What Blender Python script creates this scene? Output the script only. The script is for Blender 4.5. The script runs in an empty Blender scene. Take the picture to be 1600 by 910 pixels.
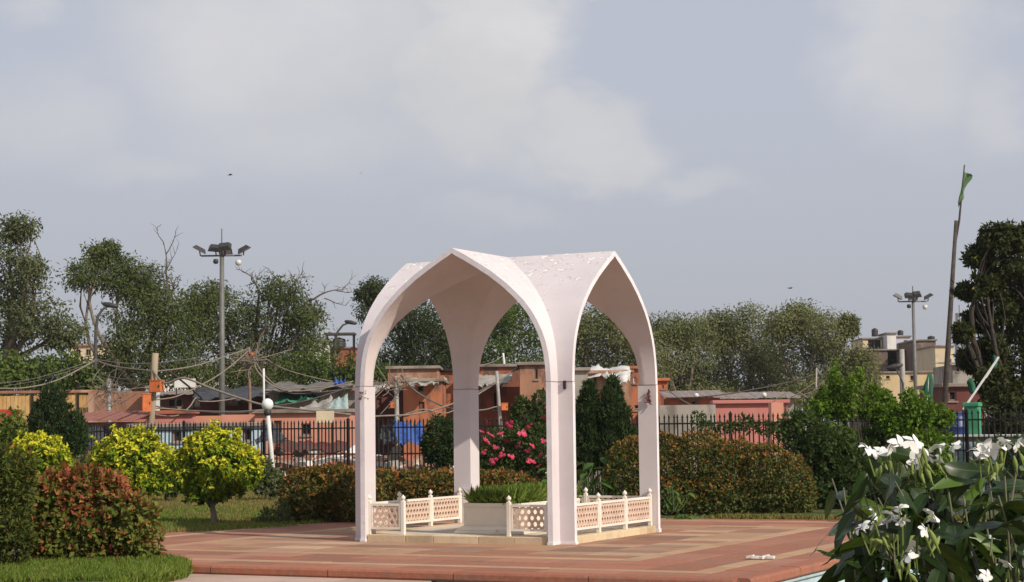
import bpy, bmesh, math, random
import numpy as np
from mathutils import Vector, Matrix
S = bpy.context.scene
COL = S.collection
random.seed(7)
RNG = np.random.default_rng(11)

# ---------------------------------------------------------------- camera, sky, sun, exposure
F, PIT, ROL, HC = 2885.3, .0745, .0125, 1.6          # focal length in photo pixels, pitch, roll, eye height
cd = bpy.data.cameras.new('camera'); cam = bpy.data.objects.new('camera', cd); COL.objects.link(cam)
cd.sensor_width = 36; cd.lens = 36 * F / 1600; cd.clip_start = .1; cd.clip_end = 6000
cam.location = (0, 0, HC)
cam.rotation_euler = (Matrix.Rotation(math.pi / 2 + PIT, 3, 'X') @ Matrix.Rotation(-ROL, 3, 'Z')).to_euler()
S.camera = cam
SUN_EL = math.radians(35); SUN_H = Vector((.72, -.69)).normalized()     # horizontal direction towards the sun
sd = bpy.data.lights.new('sun', 'SUN'); sd.energy = 4.2; sd.angle = math.radians(.6); sd.color = (1, .9, .76)
sun = bpy.data.objects.new('sun', sd); COL.objects.link(sun); sun.location = (20, -20, 30)
to_sun = Vector((SUN_H.x * math.cos(SUN_EL), SUN_H.y * math.cos(SUN_EL), math.sin(SUN_EL)))
sun.rotation_euler = to_sun.to_track_quat('Z', 'Y').to_euler()
S.view_settings.view_transform = 'Standard'; S.view_settings.look = 'None'
S.view_settings.exposure = 0; S.view_settings.gamma = 1; S.view_settings.use_curve_mapping = False

class NT:
    """small helper to write node trees"""
    def __init__(s, tree): s.t = tree; s.t.nodes.clear()
    def n(s, typ, **kw):
        nd = s.t.nodes.new('ShaderNode' + typ)
        for k, v in kw.items():
            if k == 'i':
                for kk, vv in v.items():
                    if isinstance(vv, bpy.types.NodeSocket): s.t.links.new(vv, nd.inputs[kk])
                    else: nd.inputs[kk].default_value = vv
            else: setattr(nd, k, v)
        return nd
    def m(s, op, a, b=None, c=None, clamp=False):
        nd = s.t.nodes.new('ShaderNodeMath'); nd.operation = op; nd.use_clamp = clamp
        for k, v in enumerate((a, b, c)):
            if v is None: continue
            if isinstance(v, bpy.types.NodeSocket): s.t.links.new(v, nd.inputs[k])
            else: nd.inputs[k].default_value = v
        return nd.outputs[0]
    def mix(s, f, a, b, typ='MIX'):
        nd = s.t.nodes.new('ShaderNodeMix'); nd.data_type = 'RGBA'; nd.blend_type = typ
        for k, v in ((0, f), (6, a), (7, b)):
            if isinstance(v, bpy.types.NodeSocket): s.t.links.new(v, nd.inputs[k])
            else: nd.inputs[k].default_value = (*v, 1) if isinstance(v, tuple) and len(v) == 3 else v
        return nd.outputs[2]
    def rng(s, v, a, b, c=0., d=1., smooth=True):
        nd = s.t.nodes.new('ShaderNodeMapRange'); nd.interpolation_type = 'SMOOTHSTEP' if smooth else 'LINEAR'
        s.t.links.new(v, nd.inputs[0])
        for k, x in enumerate((a, b, c, d)): nd.inputs[k + 1].default_value = x
        return nd.outputs[0]
    def link(s, a, b): s.t.links.new(a, b)

def build_world():
    w = bpy.data.worlds.new('World'); S.world = w; w.use_nodes = True
    T = NT(w.node_tree)
    sky = T.n('TexSky', sky_type='NISHITA', sun_disc=False, sun_elevation=SUN_EL, sun_rotation=math.atan2(SUN_H.x, SUN_H.y),
              air_density=1.2, dust_density=3.0, ozone_density=1.5, altitude=200)
    d = T.n('TexCoord').outputs['Generated']
    xyz = T.n('SeparateXYZ', i={0: d})
    az = T.m('ARCTAN2', xyz.outputs[0], xyz.outputs[1]); el = T.m('ARCSINE', xyz.outputs[2])
    # turbulence that frays the cloud edges
    v0 = T.n('CombineXYZ', i={0: az, 1: T.m('MULTIPLY', el, 1.6), 2: 3.1})
    def noise(scale, det=6, rough=.55, off=0.):
        mp = T.n('Mapping', i={0: v0.outputs[0], 1: (off, off * .7, off)})
        return T.n('TexNoise', i={0: mp.outputs[0], 2: scale, 3: det, 4: rough}).outputs
    n1 = noise(26, 8, .6); n2 = noise(26, 8, .6, 5.3)
    n3 = noise(7, 4, .5, 1.7); n4 = noise(7, 4, .5, 8.1)
    azd = T.m('ADD', az, T.m('ADD', T.m('MULTIPLY', T.m('SUBTRACT', n1[0], .5), .045), T.m('MULTIPLY', T.m('SUBTRACT', n3[0], .5), .1)))
    eld = T.m('ADD', el, T.m('ADD', T.m('MULTIPLY', T.m('SUBTRACT', n2[0], .5), .035), T.m('MULTIPLY', T.m('SUBTRACT', n4[0], .5), .05)))
    def blob(px, py, rx, ry, soft=.9, amp=1.):
        u = T.m('DIVIDE', T.m('SUBTRACT', azd, (px - 800) / F), rx / F)
        v = T.m('DIVIDE', T.m('SUBTRACT', eld, (670 - py) / F), ry / F)
        r = T.m('SQRT', T.m('ADD', T.m('MULTIPLY', u, u), T.m('MULTIPLY', v, v)))
        return T.rng(r, 1 + soft * .25, 1 - soft, 0, amp)
    cl = None
    for b in ((470, 60, 400, 240, .7, .72), (780, 110, 150, 200, .5, .95), (540, 220, 420, 95, .9, .6), (930, 225, 130, 80, .5, .8), (1060, 285, 110, 26, .8, .5), (60, 200, 170, 100, .85, .5),
              (1440, 90, 130, 170, .7, .62), (1545, 190, 80, 80, .8, .55), (10, 20, 60, 45, .8, .5), (905, -8, 60, 14, .7, .6), (765, 345, 90, 30, .9, .3), (220, 265, 200, 45, .95, .45)):
        o = blob(*b); cl = o if cl is None else T.m('MAXIMUM', cl, o)
    # the same kind of cloud goes on all round
    g = T.rng(noise(3.2, 7, .55, 9.)[0], .46, .62, 0, .75)
    side = T.rng(T.m('ABSOLUTE', az), .27, .4); up = T.rng(el, .22, .34)
    cl = T.m('MAXIMUM', cl, T.m('MULTIPLY', g, T.m('MAXIMUM', side, up)))
    cl = T.m('MULTIPLY', cl, T.rng(noise(14, 6, .6, 2.)[0], .2, .6, .72, 1.), clamp=True)
    # thick hazy air low down, thinner above
    haze = T.mix(T.rng(el, 0, .2), (4.5, 4.65, 5.15), (5.15, 5.45, 6.3))
    base = T.mix(T.rng(el, .1, 1.0, .93, .6), sky.outputs[0], haze)
    white = T.mix(T.rng(el, .04, .22), (5.7, 5.75, 5.95), (7.3, 7.15, 7.2))
    white = T.mix(T.rng(noise(9, 5, .5, 7.)[0], .35, .7), white, (6.2, 6.2, 6.35))
    colr = T.mix(cl, base, white)
    bg = T.n('Background', i={0: colr, 1: .1}); out = T.n('OutputWorld'); T.link(bg.outputs[0], out.inputs[0])
build_world()

# ---------------------------------------------------------------- place finding
def ray(px, py):
    dx, dy = px - 800, py - 455; c, s = math.cos(ROL), math.sin(ROL)
    qx = c * dx - s * dy; u = -(s * dx + c * dy) / F
    return qx / F, math.cos(PIT) - math.sin(PIT) * u, math.sin(PIT) + math.cos(PIT) * u
def at(px, py, d):
    x, y, z = ray(px, py); k = d / y; return Vector((x * k, d, HC + z * k))
def gnd(px, py, z=0.):
    x, y, w = ray(px, py); k = (z - HC) / w; return Vector((x * k, y * k, z))
def m(px, d): return px * d / F                                # pixels to metres at a distance
PC, TH = Vector((-.0565, 27.829, 0)), -.4693                   # pavilion centre and turn: the garden's own axes
CT, ST = math.cos(TH), math.sin(TH)
def G(x, y, z=0.): return Vector((PC.x + x * CT - y * ST, PC.y + x * ST + y * CT, z))

# ---------------------------------------------------------------- materials
MATS = {}
def surf(name, c1, c2=None, scale=3., rough=.85, bump=.0, bscale=30., c3=None, s3=12., t3=(.55, .7), metal=0., det=5, spec=.3, edge=None, stretch=(1, 1, 1), space='pos'):
    """mottled surface: two base tones mixed by noise, a third in patches, fine relief"""
    if name in MATS: return MATS[name]
    mt = bpy.data.materials.new(name); mt.use_nodes = True; T = NT(mt.node_tree); MATS[name] = mt
    pos = T.n('NewGeometry').outputs['Position'] if space == 'pos' else T.n('TexCoord').outputs['Object']
    mp = T.n('Mapping', i={0: pos, 3: stretch}).outputs[0]
    c = c1
    if c2:
        a = T.n('TexNoise', i={0: mp, 2: scale, 3: det, 4: .6}).outputs[0]
        c = T.mix(T.rng(a, .3, .7), c1, c2)
    if c3:
        b = T.n('TexNoise', i={0: mp, 2: s3, 3: 6, 4: .65}).outputs[0]
        c = T.mix(T.rng(b, *t3), c, c3)
    p = T.n('BsdfPrincipled', i={'Roughness': rough, 'Metallic': metal, 'Specular IOR Level': spec})
    if isinstance(c, tuple): p.inputs['Base Color'].default_value = (*c, 1)
    else: T.link(c, p.inputs['Base Color'])
    if bump:
        h = T.n('TexNoise', i={0: mp, 2: bscale, 3: 4, 4: .6}).outputs[0]
        T.link(T.n('Bump', i={'Strength': bump, 'Distance': .02, 'Height': h}).outputs[0], p.inputs['Normal'])
    T.link(p.outputs[0], T.n('OutputMaterial').inputs[0])
    return mt
def per_piece(name, cols, rough=.85, bump=.3, bscale=25., dirt=(.1, .09, .08), dirt_amt=.35, dscale=2.5, weather=.0, wcol=(.2, .15, .11)):
    """stone whose tone differs from piece to piece"""
    if name in MATS: return MATS[name]
    mt = bpy.data.materials.new(name); mt.use_nodes = True; T = NT(mt.node_tree); MATS[name] = mt
    r = T.n('ObjectInfo').outputs['Random']
    cr = T.n('ValToRGB', i={0: r}); e = cr.color_ramp.elements
    while len(e) < len(cols): e.new(.5)
    for k, c in enumerate(cols): e[k].position = k / max(1, len(cols) - 1); e[k].color = (*c, 1)
    pos = T.n('NewGeometry').outputs['Position']
    a = T.n('TexNoise', i={0: pos, 2: dscale, 3: 7, 4: .65}).outputs[0]
    c = T.mix(T.rng(a, .45, .75, 0, dirt_amt), cr.outputs[0], dirt)
    w = T.n('TexNoise', i={0: T.n('Mapping', i={0: pos, 2: (0, 0, TH), 3: (.5, 1.6, 1)}).outputs[0], 2: .9, 3: 8, 4: .7}).outputs[0]
    c = T.mix(T.rng(w, .5, .68, 0, weather), c, wcol)
    b = T.n('TexNoise', i={0: pos, 2: dscale * 6, 3: 5, 4: .6}).outputs[0]
    c = T.mix(T.rng(b, .3, .8, 0, .25), c, (.4, .29, .2))
    p = T.n('BsdfPrincipled', i={0: c, 'Roughness': rough, 'Specular IOR Level': .25})
    h = T.n('TexNoise', i={0: pos, 2: bscale, 3: 5, 4: .6}).outputs[0]
    T.link(T.n('Bump', i={'Strength': bump, 'Distance': .01, 'Height': h}).outputs[0], p.inputs['Normal'])
    T.link(p.outputs[0], T.n('OutputMaterial').inputs[0])
    return mt
def leafmat(name, cols, tips=None, trans=.3, rough=.6, spec=.16, vary=1.6):
    """foliage: tone by leaf and by patch; 'tip' marks young outer leaves of another colour"""
    if name in MATS: return MATS[name]
    mt = bpy.data.materials.new(name); mt.use_nodes = True; T = NT(mt.node_tree); MATS[name] = mt
    def ramp(f, cs):
        cr = T.n('ValToRGB', i={0: f}); e = cr.color_ramp.elements
        while len(e) < len(cs): e.new(.5)
        for k, c in enumerate(cs): e[k].position = k / max(1, len(cs) - 1); e[k].color = (*c, 1)
        return cr.outputs[0]
    g = T.n('NewGeometry'); ri = g.outputs['Random Per Island']
    nz = T.n('TexNoise', i={0: g.outputs['Position'], 2: vary, 3: 3}).outputs[0]
    f = T.m('ADD', T.m('MULTIPLY', ri, .6), T.m('MULTIPLY', T.rng(nz, .3, .7), .4), clamp=True)
    c = ramp(f, cols)
    if tips:
        at_ = T.n('Attribute', attribute_name='tip').outputs['Fac']
        c = T.mix(at_, c, ramp(T.m('FRACT', T.m('MULTIPLY', ri, 7.3)), tips))
    p = T.n('BsdfPrincipled', i={0: c, 'Roughness': rough, 'Specular IOR Level': spec})
    tl = T.n('BsdfTranslucent', i={0: T.mix(.35, c, (.25, .3, .03))})
    mx = T.n('MixShader', i={0: trans, 1: p.outputs[0], 2: tl.outputs[0]})
    T.link(mx.outputs[0], T.n('OutputMaterial').inputs[0])
    return mt

# ---------------------------------------------------------------- object helpers
def tag(o, label, cat, group=None):
    o['label'] = label; o['category'] = cat
    if group: o['group'] = group
    return o
def thing(name, label, cat, loc=(0, 0, 0), rz=0., group=None):
    o = bpy.data.objects.new(name, None); COL.objects.link(o); o.empty_display_size = .2
    o.location = loc; o.rotation_euler = (0, 0, rz)
    return tag(o, label, cat, group)
def struct(o): o['kind'] = 'structure'; return o
class MB:
    def __init__(s): s.v = []; s.f = []
    def poly(s, pts, faces):
        b = len(s.v); s.v += [tuple(p) for p in pts]; s.f += [tuple(b + i for i in f) for f in faces]; return s
    def box(s, x0, x1, y0, y1, z0, z1, M=None, bev=0.):
        if bev:
            return s.bevbox(x0, x1, y0, y1, z0, z1, bev, M)
        p = [Vector((x, y, z)) for z in (z0, z1) for y in (y0, y1) for x in (x0, x1)]
        if M is not None: p = [M @ q for q in p]
        return s.poly(p, [(0, 2, 3, 1), (4, 5, 7, 6), (0, 1, 5, 4), (1, 3, 7, 5), (3, 2, 6, 7), (2, 0, 4, 6)])
    def bevbox(s, x0, x1, y0, y1, z0, z1, b, M=None):
        """box whose top and bottom edges and corners are chamfered"""
        def ring(i, z): return [(x0 + i + b, y0 + i), (x1 - i - b, y0 + i), (x1 - i, y0 + i + b), (x1 - i, y1 - i - b), (x1 - i - b, y1 - i), (x0 + i + b, y1 - i), (x0 + i, y1 - i - b), (x0 + i, y0 + i + b)]
        pts = []
        for i, z in ((b, z0), (0, z0 + b), (0, z1 - b), (b, z1)): pts += [Vector((x, y, z)) for x, y in ring(i, z)]
        if M is not None: pts = [M @ q for q in pts]
        fs = [tuple(range(7, -1, -1)), tuple(range(24, 32))]
        for k in range(3):
            for j in range(8): fs.append((k * 8 + j, k * 8 + (j + 1) % 8, k * 8 + 8 + (j + 1) % 8, k * 8 + 8 + j))
        return s.poly(pts, fs)
    def bar(s, a, b, w, t, up=(0, 0, 1)):
        """rectangular bar from a to b, w wide and t deep"""
        a, b = Vector(a), Vector(b); d = (b - a).normalized(); u = Vector(up)
        if abs(d.dot(u)) > .95: u = Vector((0, 1, 0))
        x = d.cross(u).normalized(); y = x.cross(d)
        p = [q + x * sx * w / 2 + y * sy * t / 2 for q in (a, b) for sx, sy in ((-1, -1), (1, -1), (1, 1), (-1, 1))]
        return s.poly(p, [(3, 2, 1, 0), (4, 5, 6, 7), (0, 1, 5, 4), (1, 2, 6, 5), (2, 3, 7, 6), (3, 0, 4, 7)])
    def tube(s, pts, rad, n=6, cap=True):
        pts = [Vector(p) for p in pts]; k = len(pts)
        rad = [rad] * k if not hasattr(rad, '__len__') else rad
        vs = []; u = None
        for i, p in enumerate(pts):
            d = (pts[min(i + 1, k - 1)] - pts[max(i - 1, 0)])
            if d.length < 1e-9: d = Vector((0, 0, 1))
            d.normalize()
            if u is None: u = d.orthogonal().normalized()
            else:
                u = u - d * u.dot(d); u = u.normalized() if u.length > 1e-6 else d.orthogonal().normalized()
            w = d.cross(u)
            vs += [p + (u * math.cos(2 * math.pi * j / n) + w * math.sin(2 * math.pi * j / n)) * rad[i] for j in range(n)]
        fs = [(i * n + j, i * n + (j + 1) % n, (i + 1) * n + (j + 1) % n, (i + 1) * n + j) for i in range(k - 1) for j in range(n)]
        if cap: fs += [tuple(range(n - 1, -1, -1)), tuple(range((k - 1) * n, k * n))]
        return s.poly(vs, fs)
    def lathe(s, prof, n=10, c=(0, 0, 0)):
        c = Vector(c); vs = []
        for r, z in prof: vs += [c + Vector((r * math.cos(2 * math.pi * j / n), r * math.sin(2 * math.pi * j / n), z)) for j in range(n)]
        k = len(prof)
        fs = [(i * n + j, i * n + (j + 1) % n, (i + 1) * n + (j + 1) % n, (i + 1) * n + j) for i in range(k - 1) for j in range(n)]
        fs += [tuple(range(n - 1, -1, -1)), tuple(range((k - 1) * n, k * n))]
        return s.poly(vs, fs)
    def mesh(s, name, mat, smooth=False):
        me = bpy.data.meshes.new(name); me.from_pydata(s.v, [], s.f); me.update()
        me.materials.append(mat)
        if smooth: me.polygons.foreach_set('use_smooth', [True] * len(me.polygons))
        return me
    def build(s, name, mat, parent=None, smooth=False, loc=(0, 0, 0)):
        return put(name, s.mesh(name, mat, smooth), parent, loc)
def put(name, me, parent=None, loc=(0, 0, 0), rz=0.):
    o = bpy.data.objects.new(name, me); COL.objects.link(o); o.parent = parent; o.location = loc
    if rz: o.rotation_euler = (0, 0, rz)
    return o
def copy_tree(o, parent=None):
    c = o.copy(); COL.objects.link(c); c.parent = parent
    for ch in list(o.children): copy_tree(ch, c)
    return c
def nrm(a): return a / np.maximum(np.linalg.norm(a, axis=-1, keepdims=True), 1e-9)
def leaves(name, P, D, U, L, W, mat, parent, tip=None, fold=.18, droop=.12):
    """one mesh of many small folded leaves: P base, D direction, U facing"""
    n = len(P); D = nrm(D); Sd = nrm(np.cross(D, U)); N = np.cross(Sd, D)
    L = np.broadcast_to(np.asarray(L, float).reshape(-1, 1), (n, 1)); W = np.broadcast_to(np.asarray(W, float).reshape(-1, 1), (n, 1))
    V = np.stack([P, P + D * L * .45 + Sd * W * .5 + N * W * fold, P + D * L - N * L * droop, P + D * L * .45 - Sd * W * .5 + N * W * fold], 1).reshape(-1, 3)
    b = (np.arange(n) * 4)[:, None]
    tri = np.concatenate([b + np.array([0, 1, 2]), b + np.array([0, 2, 3])], 1).reshape(-1)
    me = bpy.data.meshes.new(name); nt = 2 * n
    me.vertices.add(4 * n); me.vertices.foreach_set('co', V.astype(np.float32).ravel())
    me.loops.add(3 * nt); me.loops.foreach_set('vertex_index', tri.astype(np.int32))
    me.polygons.add(nt); me.polygons.foreach_set('loop_start', np.arange(0, 3 * nt, 3, dtype=np.int32))
    me.update(calc_edges=True)
    if tip is not None:
        a = me.attributes.new('tip', 'FLOAT', 'POINT'); a.data.foreach_set('value', np.repeat(np.where(RNG.random(n) < tip, RNG.uniform(.7, 1, n), RNG.uniform(0, .15, n)), 4).astype(np.float32))
    me.materials.append(mat)
    return put(name, me, parent)
def sphere_dirs(n): return nrm(RNG.normal(size=(n, 3)))
def wob(d, k, amp, seed):
    """lumpy radius factor for directions d"""
    r = np.random.default_rng(seed); a = r.normal(size=(6, 3)) * k; ph = r.uniform(0, 6.28, 6)
    return 1 + amp * np.sin(d @ a.T + ph).mean(1) * 1.6

# ================================================================ LARGE STRUCTURE
M_soil = surf('bare_soil', (.16, .12, .085), (.22, .17, .12), 1.2, bump=.5, bscale=14, c3=(.1, .09, .05), s3=3)
M_grass_base = surf('lawn_soil', (.035, .06, .015), (.06, .085, .02), 1.5, bump=.4, bscale=40, c3=(.16, .12, .05), s3=1.1, t3=(.5, .66))
M_dirt = surf('trodden_dirt', (.2, .155, .12), (.3, .23, .18), 1.1, bump=.6, bscale=9, c3=(.3, .13, .08), s3=1.7)

def ground():
    xs = [-1500, 2.2, 5.97, 10.6, 1500]; ys = [-1500, -11, -6.33, 6.5, 1500]
    mb = MB()
    for i in range(4):
        for j in range(4):
            if (i, j) in ((1, 1), (2, 1), (2, 2)): continue
            mb.poly([G(x, y, -.15) for x, y in ((xs[i], ys[j]), (xs[i + 1], ys[j]), (xs[i + 1], ys[j + 1]), (xs[i], ys[j + 1]))], [(0, 1, 2, 3)])
    struct(mb.build('ground', M_soil))
    # rising trodden bank beyond the fence, under the huts
    mb = MB(); prof = [(20.6, -.146), (22.5, .1), (26, .42), (34, .5), (90, .5), (240, .5)]; n = 60
    for j, (y, z) in enumerate(prof):
        for i in range(n + 1):
            x = -95 + 150 * i / n; mb.v.append(tuple(G(x, y, z + (random.uniform(-.12, .12) if 0 < j < 4 else 0))))
    for j in range(len(prof) - 1):
        for i in range(n): a = j * (n + 1) + i; mb.f.append((a, a + 1, a + n + 2, a + n + 1))
    struct(mb.build('dirt_bank', M_dirt, smooth=True))
ground()

# ---- terrace: rings of red sandstone with pale bands round a mixed inner field
RED = per_piece('red_sandstone', [(.24, .085, .05), (.36, .135, .08), (.29, .105, .062), (.39, .17, .105), (.25, .1, .065), (.33, .12, .07)], weather=.55)
BUFF = per_piece('buff_sandstone', [(.4, .25, .14), (.45, .29, .17), (.37, .22, .12), (.43, .26, .15)], weather=.55)
MIXED = per_piece('mixed_sandstone', [(.3, .115, .065), (.4, .24, .14), (.33, .14, .08), (.22, .12, .08), (.46, .31, .2), (.31, .12, .07), (.5, .34, .23), (.36, .2, .12)], weather=.55)
PINK = per_piece('pale_pink_stone', [(.44, .31, .26), (.5, .37, .31), (.42, .28, .23)], weather=.55)
COPE = per_piece('coping_sandstone', [(.31, .1, .06), (.36, .13, .075), (.28, .095, .06)], bump=.4)
M_bed = surf('mortar_bed', (.2, .14, .11), (.26, .19, .15), 4)
TX, TY, TR = -.03, -.33, 6.0
def terrace():
    mb = MB(); r = TR - .12
    mb.box(TX - r, TX + r, TY - r, TY + r, -1.05, -.03)
    base = struct(mb.build('terrace', M_bed)); base.location = PC; base.rotation_euler = (0, 0, TH)
    def slab(name, mat, x, y, w, l, z=0., t=.034):
        g = .004
        mb = MB(); mb.bevbox(-w / 2 + g, w / 2 - g, -l / 2 + g, l / 2 - g, -t, 0, .003)
        o = mb.build(name, mat, base, loc=(x, y, z + random.uniform(-.0025, .0025)))
        return o
    def ring(name, mat, r0, r1, n, z=0.):
        w = r1 - r0; ln = r0 + r1                                   # pinwheel: each side from -r1 to r0
        for k in range(4):
            cuts = [-r1 + ln * (i + (random.uniform(-.12, .12) if 0 < i < n else 0)) / n for i in range(n + 1)]
            for i in range(n):
                a, b = cuts[i], cuts[i + 1]; mid = (a + b) / 2; rr = (r0 + r1) / 2
                px, py = [(mid, -rr), (rr, mid), (-mid, rr), (-rr, -mid)][k]
                if k % 2 == 0: slab(name, mat, TX + px, TY + py, b - a, w, z)
                else: slab(name, mat, TX + px, TY + py, w, b - a, z)
    ring('border_slab', RED, 5.36, 5.76, 12)
    ring('band_stone', BUFF, 5.1, 5.36, 11)
    ring('slab', RED, 4.48, 5.1, 10); ring('slab', RED, 3.87, 4.48, 9)
    ring('band_stone', BUFF, 3.6, 3.87, 8)
    # inner field
    nx, ny = 9, 14
    for j in range(ny):
        for i in range(nx):
            x = -3.6 + 7.2 * (i + .5) / nx; y = -3.6 + 7.2 * (j + .5) / ny
            if abs(x + TX) < 1.2 and abs(y + TY) < 1.2: continue
            slab('field_slab', MIXED, TX + x, TY + y, 7.2 / nx, 7.2 / ny)
    # coping stones with a rounded nose along the four edges
    n = 7
    for k in range(4):
        for i in range(n):
            ln = (TR * 2 - .26) / n; g = .007; mb = MB()
            prof = [(-.13, -.11), (.12, -.11), (.135, -.09), (.135, -.03), (.12, -.006), (.09, 0), (-.13, 0)]
            a, b = -ln / 2 + g, ln / 2 - g; q = len(prof)
            mb.poly([(x, -p, z) for x in (a, b) for p, z in prof], [tuple(range(q)), tuple(range(2 * q - 1, q - 1, -1))] + [(j, q + j, q + (j + 1) % q, (j + 1) % q) for j in range(q)])
            mid = -TR + .26 + ln * (i + .5); rr = TR - .125
            px, py = [(mid - .13, -rr), (rr, mid - .13), (-mid + .13, rr), (-rr, -mid + .13)][k]
            o = mb.build('coping_stone', COPE, base, loc=(TX + px, TY + py, random.uniform(-.002, .003)))
            o.rotation_euler = (0, 0, k * math.pi / 2)
    # lower paving in front of the step
    mb = MB(); mb.box(-9, 2.2, -9.6, TY - TR + .1, -.3, -.142)
    low = struct(mb.build('lower_paving', M_bed)); low.location = PC; low.rotation_euler = (0, 0, TH)
    for j in range(4):
        for i in range(10):
            x0 = -8.9 + i * 1.11; w = 1.11; l = .8; y = TY - TR + .1 - (j + .5) * l - .02
            mb = MB(); mb.bevbox(-w / 2 + .004, w / 2 - .004, -l / 2 + .004, l / 2 - .004, -.034, 0, .003)
            mb.build('slab', PINK, low, loc=(x0 + w / 2, y, -.112))
terrace()

# ---- tiled pool round the terrace corner
TILE = per_piece('pale_blue_tile', [(.42, .57, .6), (.47, .62, .64), (.4, .53, .58), (.5, .64, .65)], rough=.45, bump=.1, dirt=(.3, .33, .3), dirt_amt=.5, dscale=4)
def pool():
    M_grout = surf('tile_grout', (.3, .36, .36), (.22, .27, .27), 5)
    M_floor = surf('pool_floor_tile', (.5, .64, .68), (.42, .56, .62), 1.3, rough=.4, c3=(.6, .62, .58), s3=2.2)
    mb = MB()
    mb.box(2.2, 10.6, -11, 6.5, -1.2, -1.05)
    for x0, x1, y0, y1 in ((5.86, 5.93, TY - TR + .02, 6.5), (2.2, 5.93, TY - TR + .075, TY - TR + .13), (10.6, 10.75, -11.1, 6.6), (2.05, 2.2, -11.1, TY - TR + .1), (2.2, 10.6, -11.15, -11), (5.9, 10.6, 6.5, 6.65)):
        mb.box(x0, x1, y0, y1, -1.2, -.115)
    base = struct(mb.build('pool_basin', M_grout)); base.location = PC; base.rotation_euler = (0, 0, TH)
    me = MB().bevbox(-.147, .147, 0, .014, -.147, .147, .004).mesh('tile', TILE)
    for r in range(3):
        for i in range(41):
            o = put('tile', me, base, (5.93, TY - TR + .18 + i * .3, -.265 - r * .3)); o.rotation_euler = (0, 0, -math.pi / 2)
    for i in range(12):
        put('tile', me, base, (2.37 + i * .3, TY - TR + .061, -.265))
    for i in range(12):
        for j in range(8): 
            w = (10.6 - 5.93) / 8; l = 12.8 / 12; t = MB().bevbox(-w / 2 + .005, w / 2 - .005, -l / 2 + .005, l / 2 - .005, -.01, .012, .003)
            t.build('floor_tile', TILE, base, loc=(5.94 + w * (j + .5), -6.3 + l * (i + .5), -1.05))
    t = MB(); t.bevbox(10.5, 10.95, -11, 6.6, -.14, -.04, .02); t.build('pool_edge', surf('white_marble_edge', (.7, .69, .66), (.6, .59, .55), 3), base)
pool()

# ---- lawns with real grass
GRASS = leafmat('grass_blade', [(.08, .15, .018), (.14, .22, .03), (.22, .3, .05)], tips=[(.3, .22, .08), (.3, .23, .1), (.2, .17, .05)], trans=.35, vary=.9)
def grass(name, label, pts_fn, n, h, dry=None, parent=None, kind=True):
    P = pts_fn(n); n = len(P)
    D = np.column_stack([RNG.normal(0, .35, n), RNG.normal(0, .35, n), np.ones(n)])
    U = np.column_stack([RNG.normal(size=n), RNG.normal(size=n), np.zeros(n)])
    L = h * RNG.uniform(.5, 1.3, n)
    tip = dry(P) if dry else (RNG.random(n) < .08) * .8
    o = leaves(name, P, D, U, L, L * .16 + .004, GRASS, parent, tip, fold=.05, droop=.25)
    if not parent:
        o['label'] = label; o['category'] = 'grass'; o['kind'] = 'stuff'
    return o
def poly_points(poly, n, z):
    poly = np.array(poly); lo, hi = poly.min(0), poly.max(0); out = []
    while sum(len(o) for o in out) < n:
        q = RNG.uniform(lo, hi, (n, 2)); ins = np.zeros(n, bool); j = len(poly) - 1
        for i in range(len(poly)):
            a, b = poly[i], poly[j]
            c = ((a[1] > q[:, 1]) != (b[1] > q[:, 1])) & (q[:, 0] < (b[0] - a[0]) * (q[:, 1] - a[1]) / (b[1] - a[1] + 1e-12) + a[0]); ins ^= c; j = i
        out.append(q[ins])
    q = np.concatenate(out)[:n]; return np.column_stack([q, np.full(n, z)])
def sheet(name, mat, poly, z0, z1, bev=.12):
    """low mound with a soft shoulder over a plan outline"""
    c = sum((Vector((*p, 0)) for p in poly), Vector()) / len(poly); mb = MB(); n = len(poly); pts = []
    for k, z in ((1, z0), (.995, z0 + (z1 - z0) * .7), (.97, z1)):
        pts += [(c.x + (p[0] - c.x) * k, c.y + (p[1] - c.y) * k, z) for p in poly]
    mb.poly(pts, [(i, (i + 1) % n, n + (i + 1) % n, n + i) for i in range(n)] + [(n + i, n + (i + 1) % n, 2 * n + (i + 1) % n, 2 * n + i) for i in range(n)] + [tuple(range(2 * n, 3 * n))])
    return struct(mb.build(name, mat))
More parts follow.
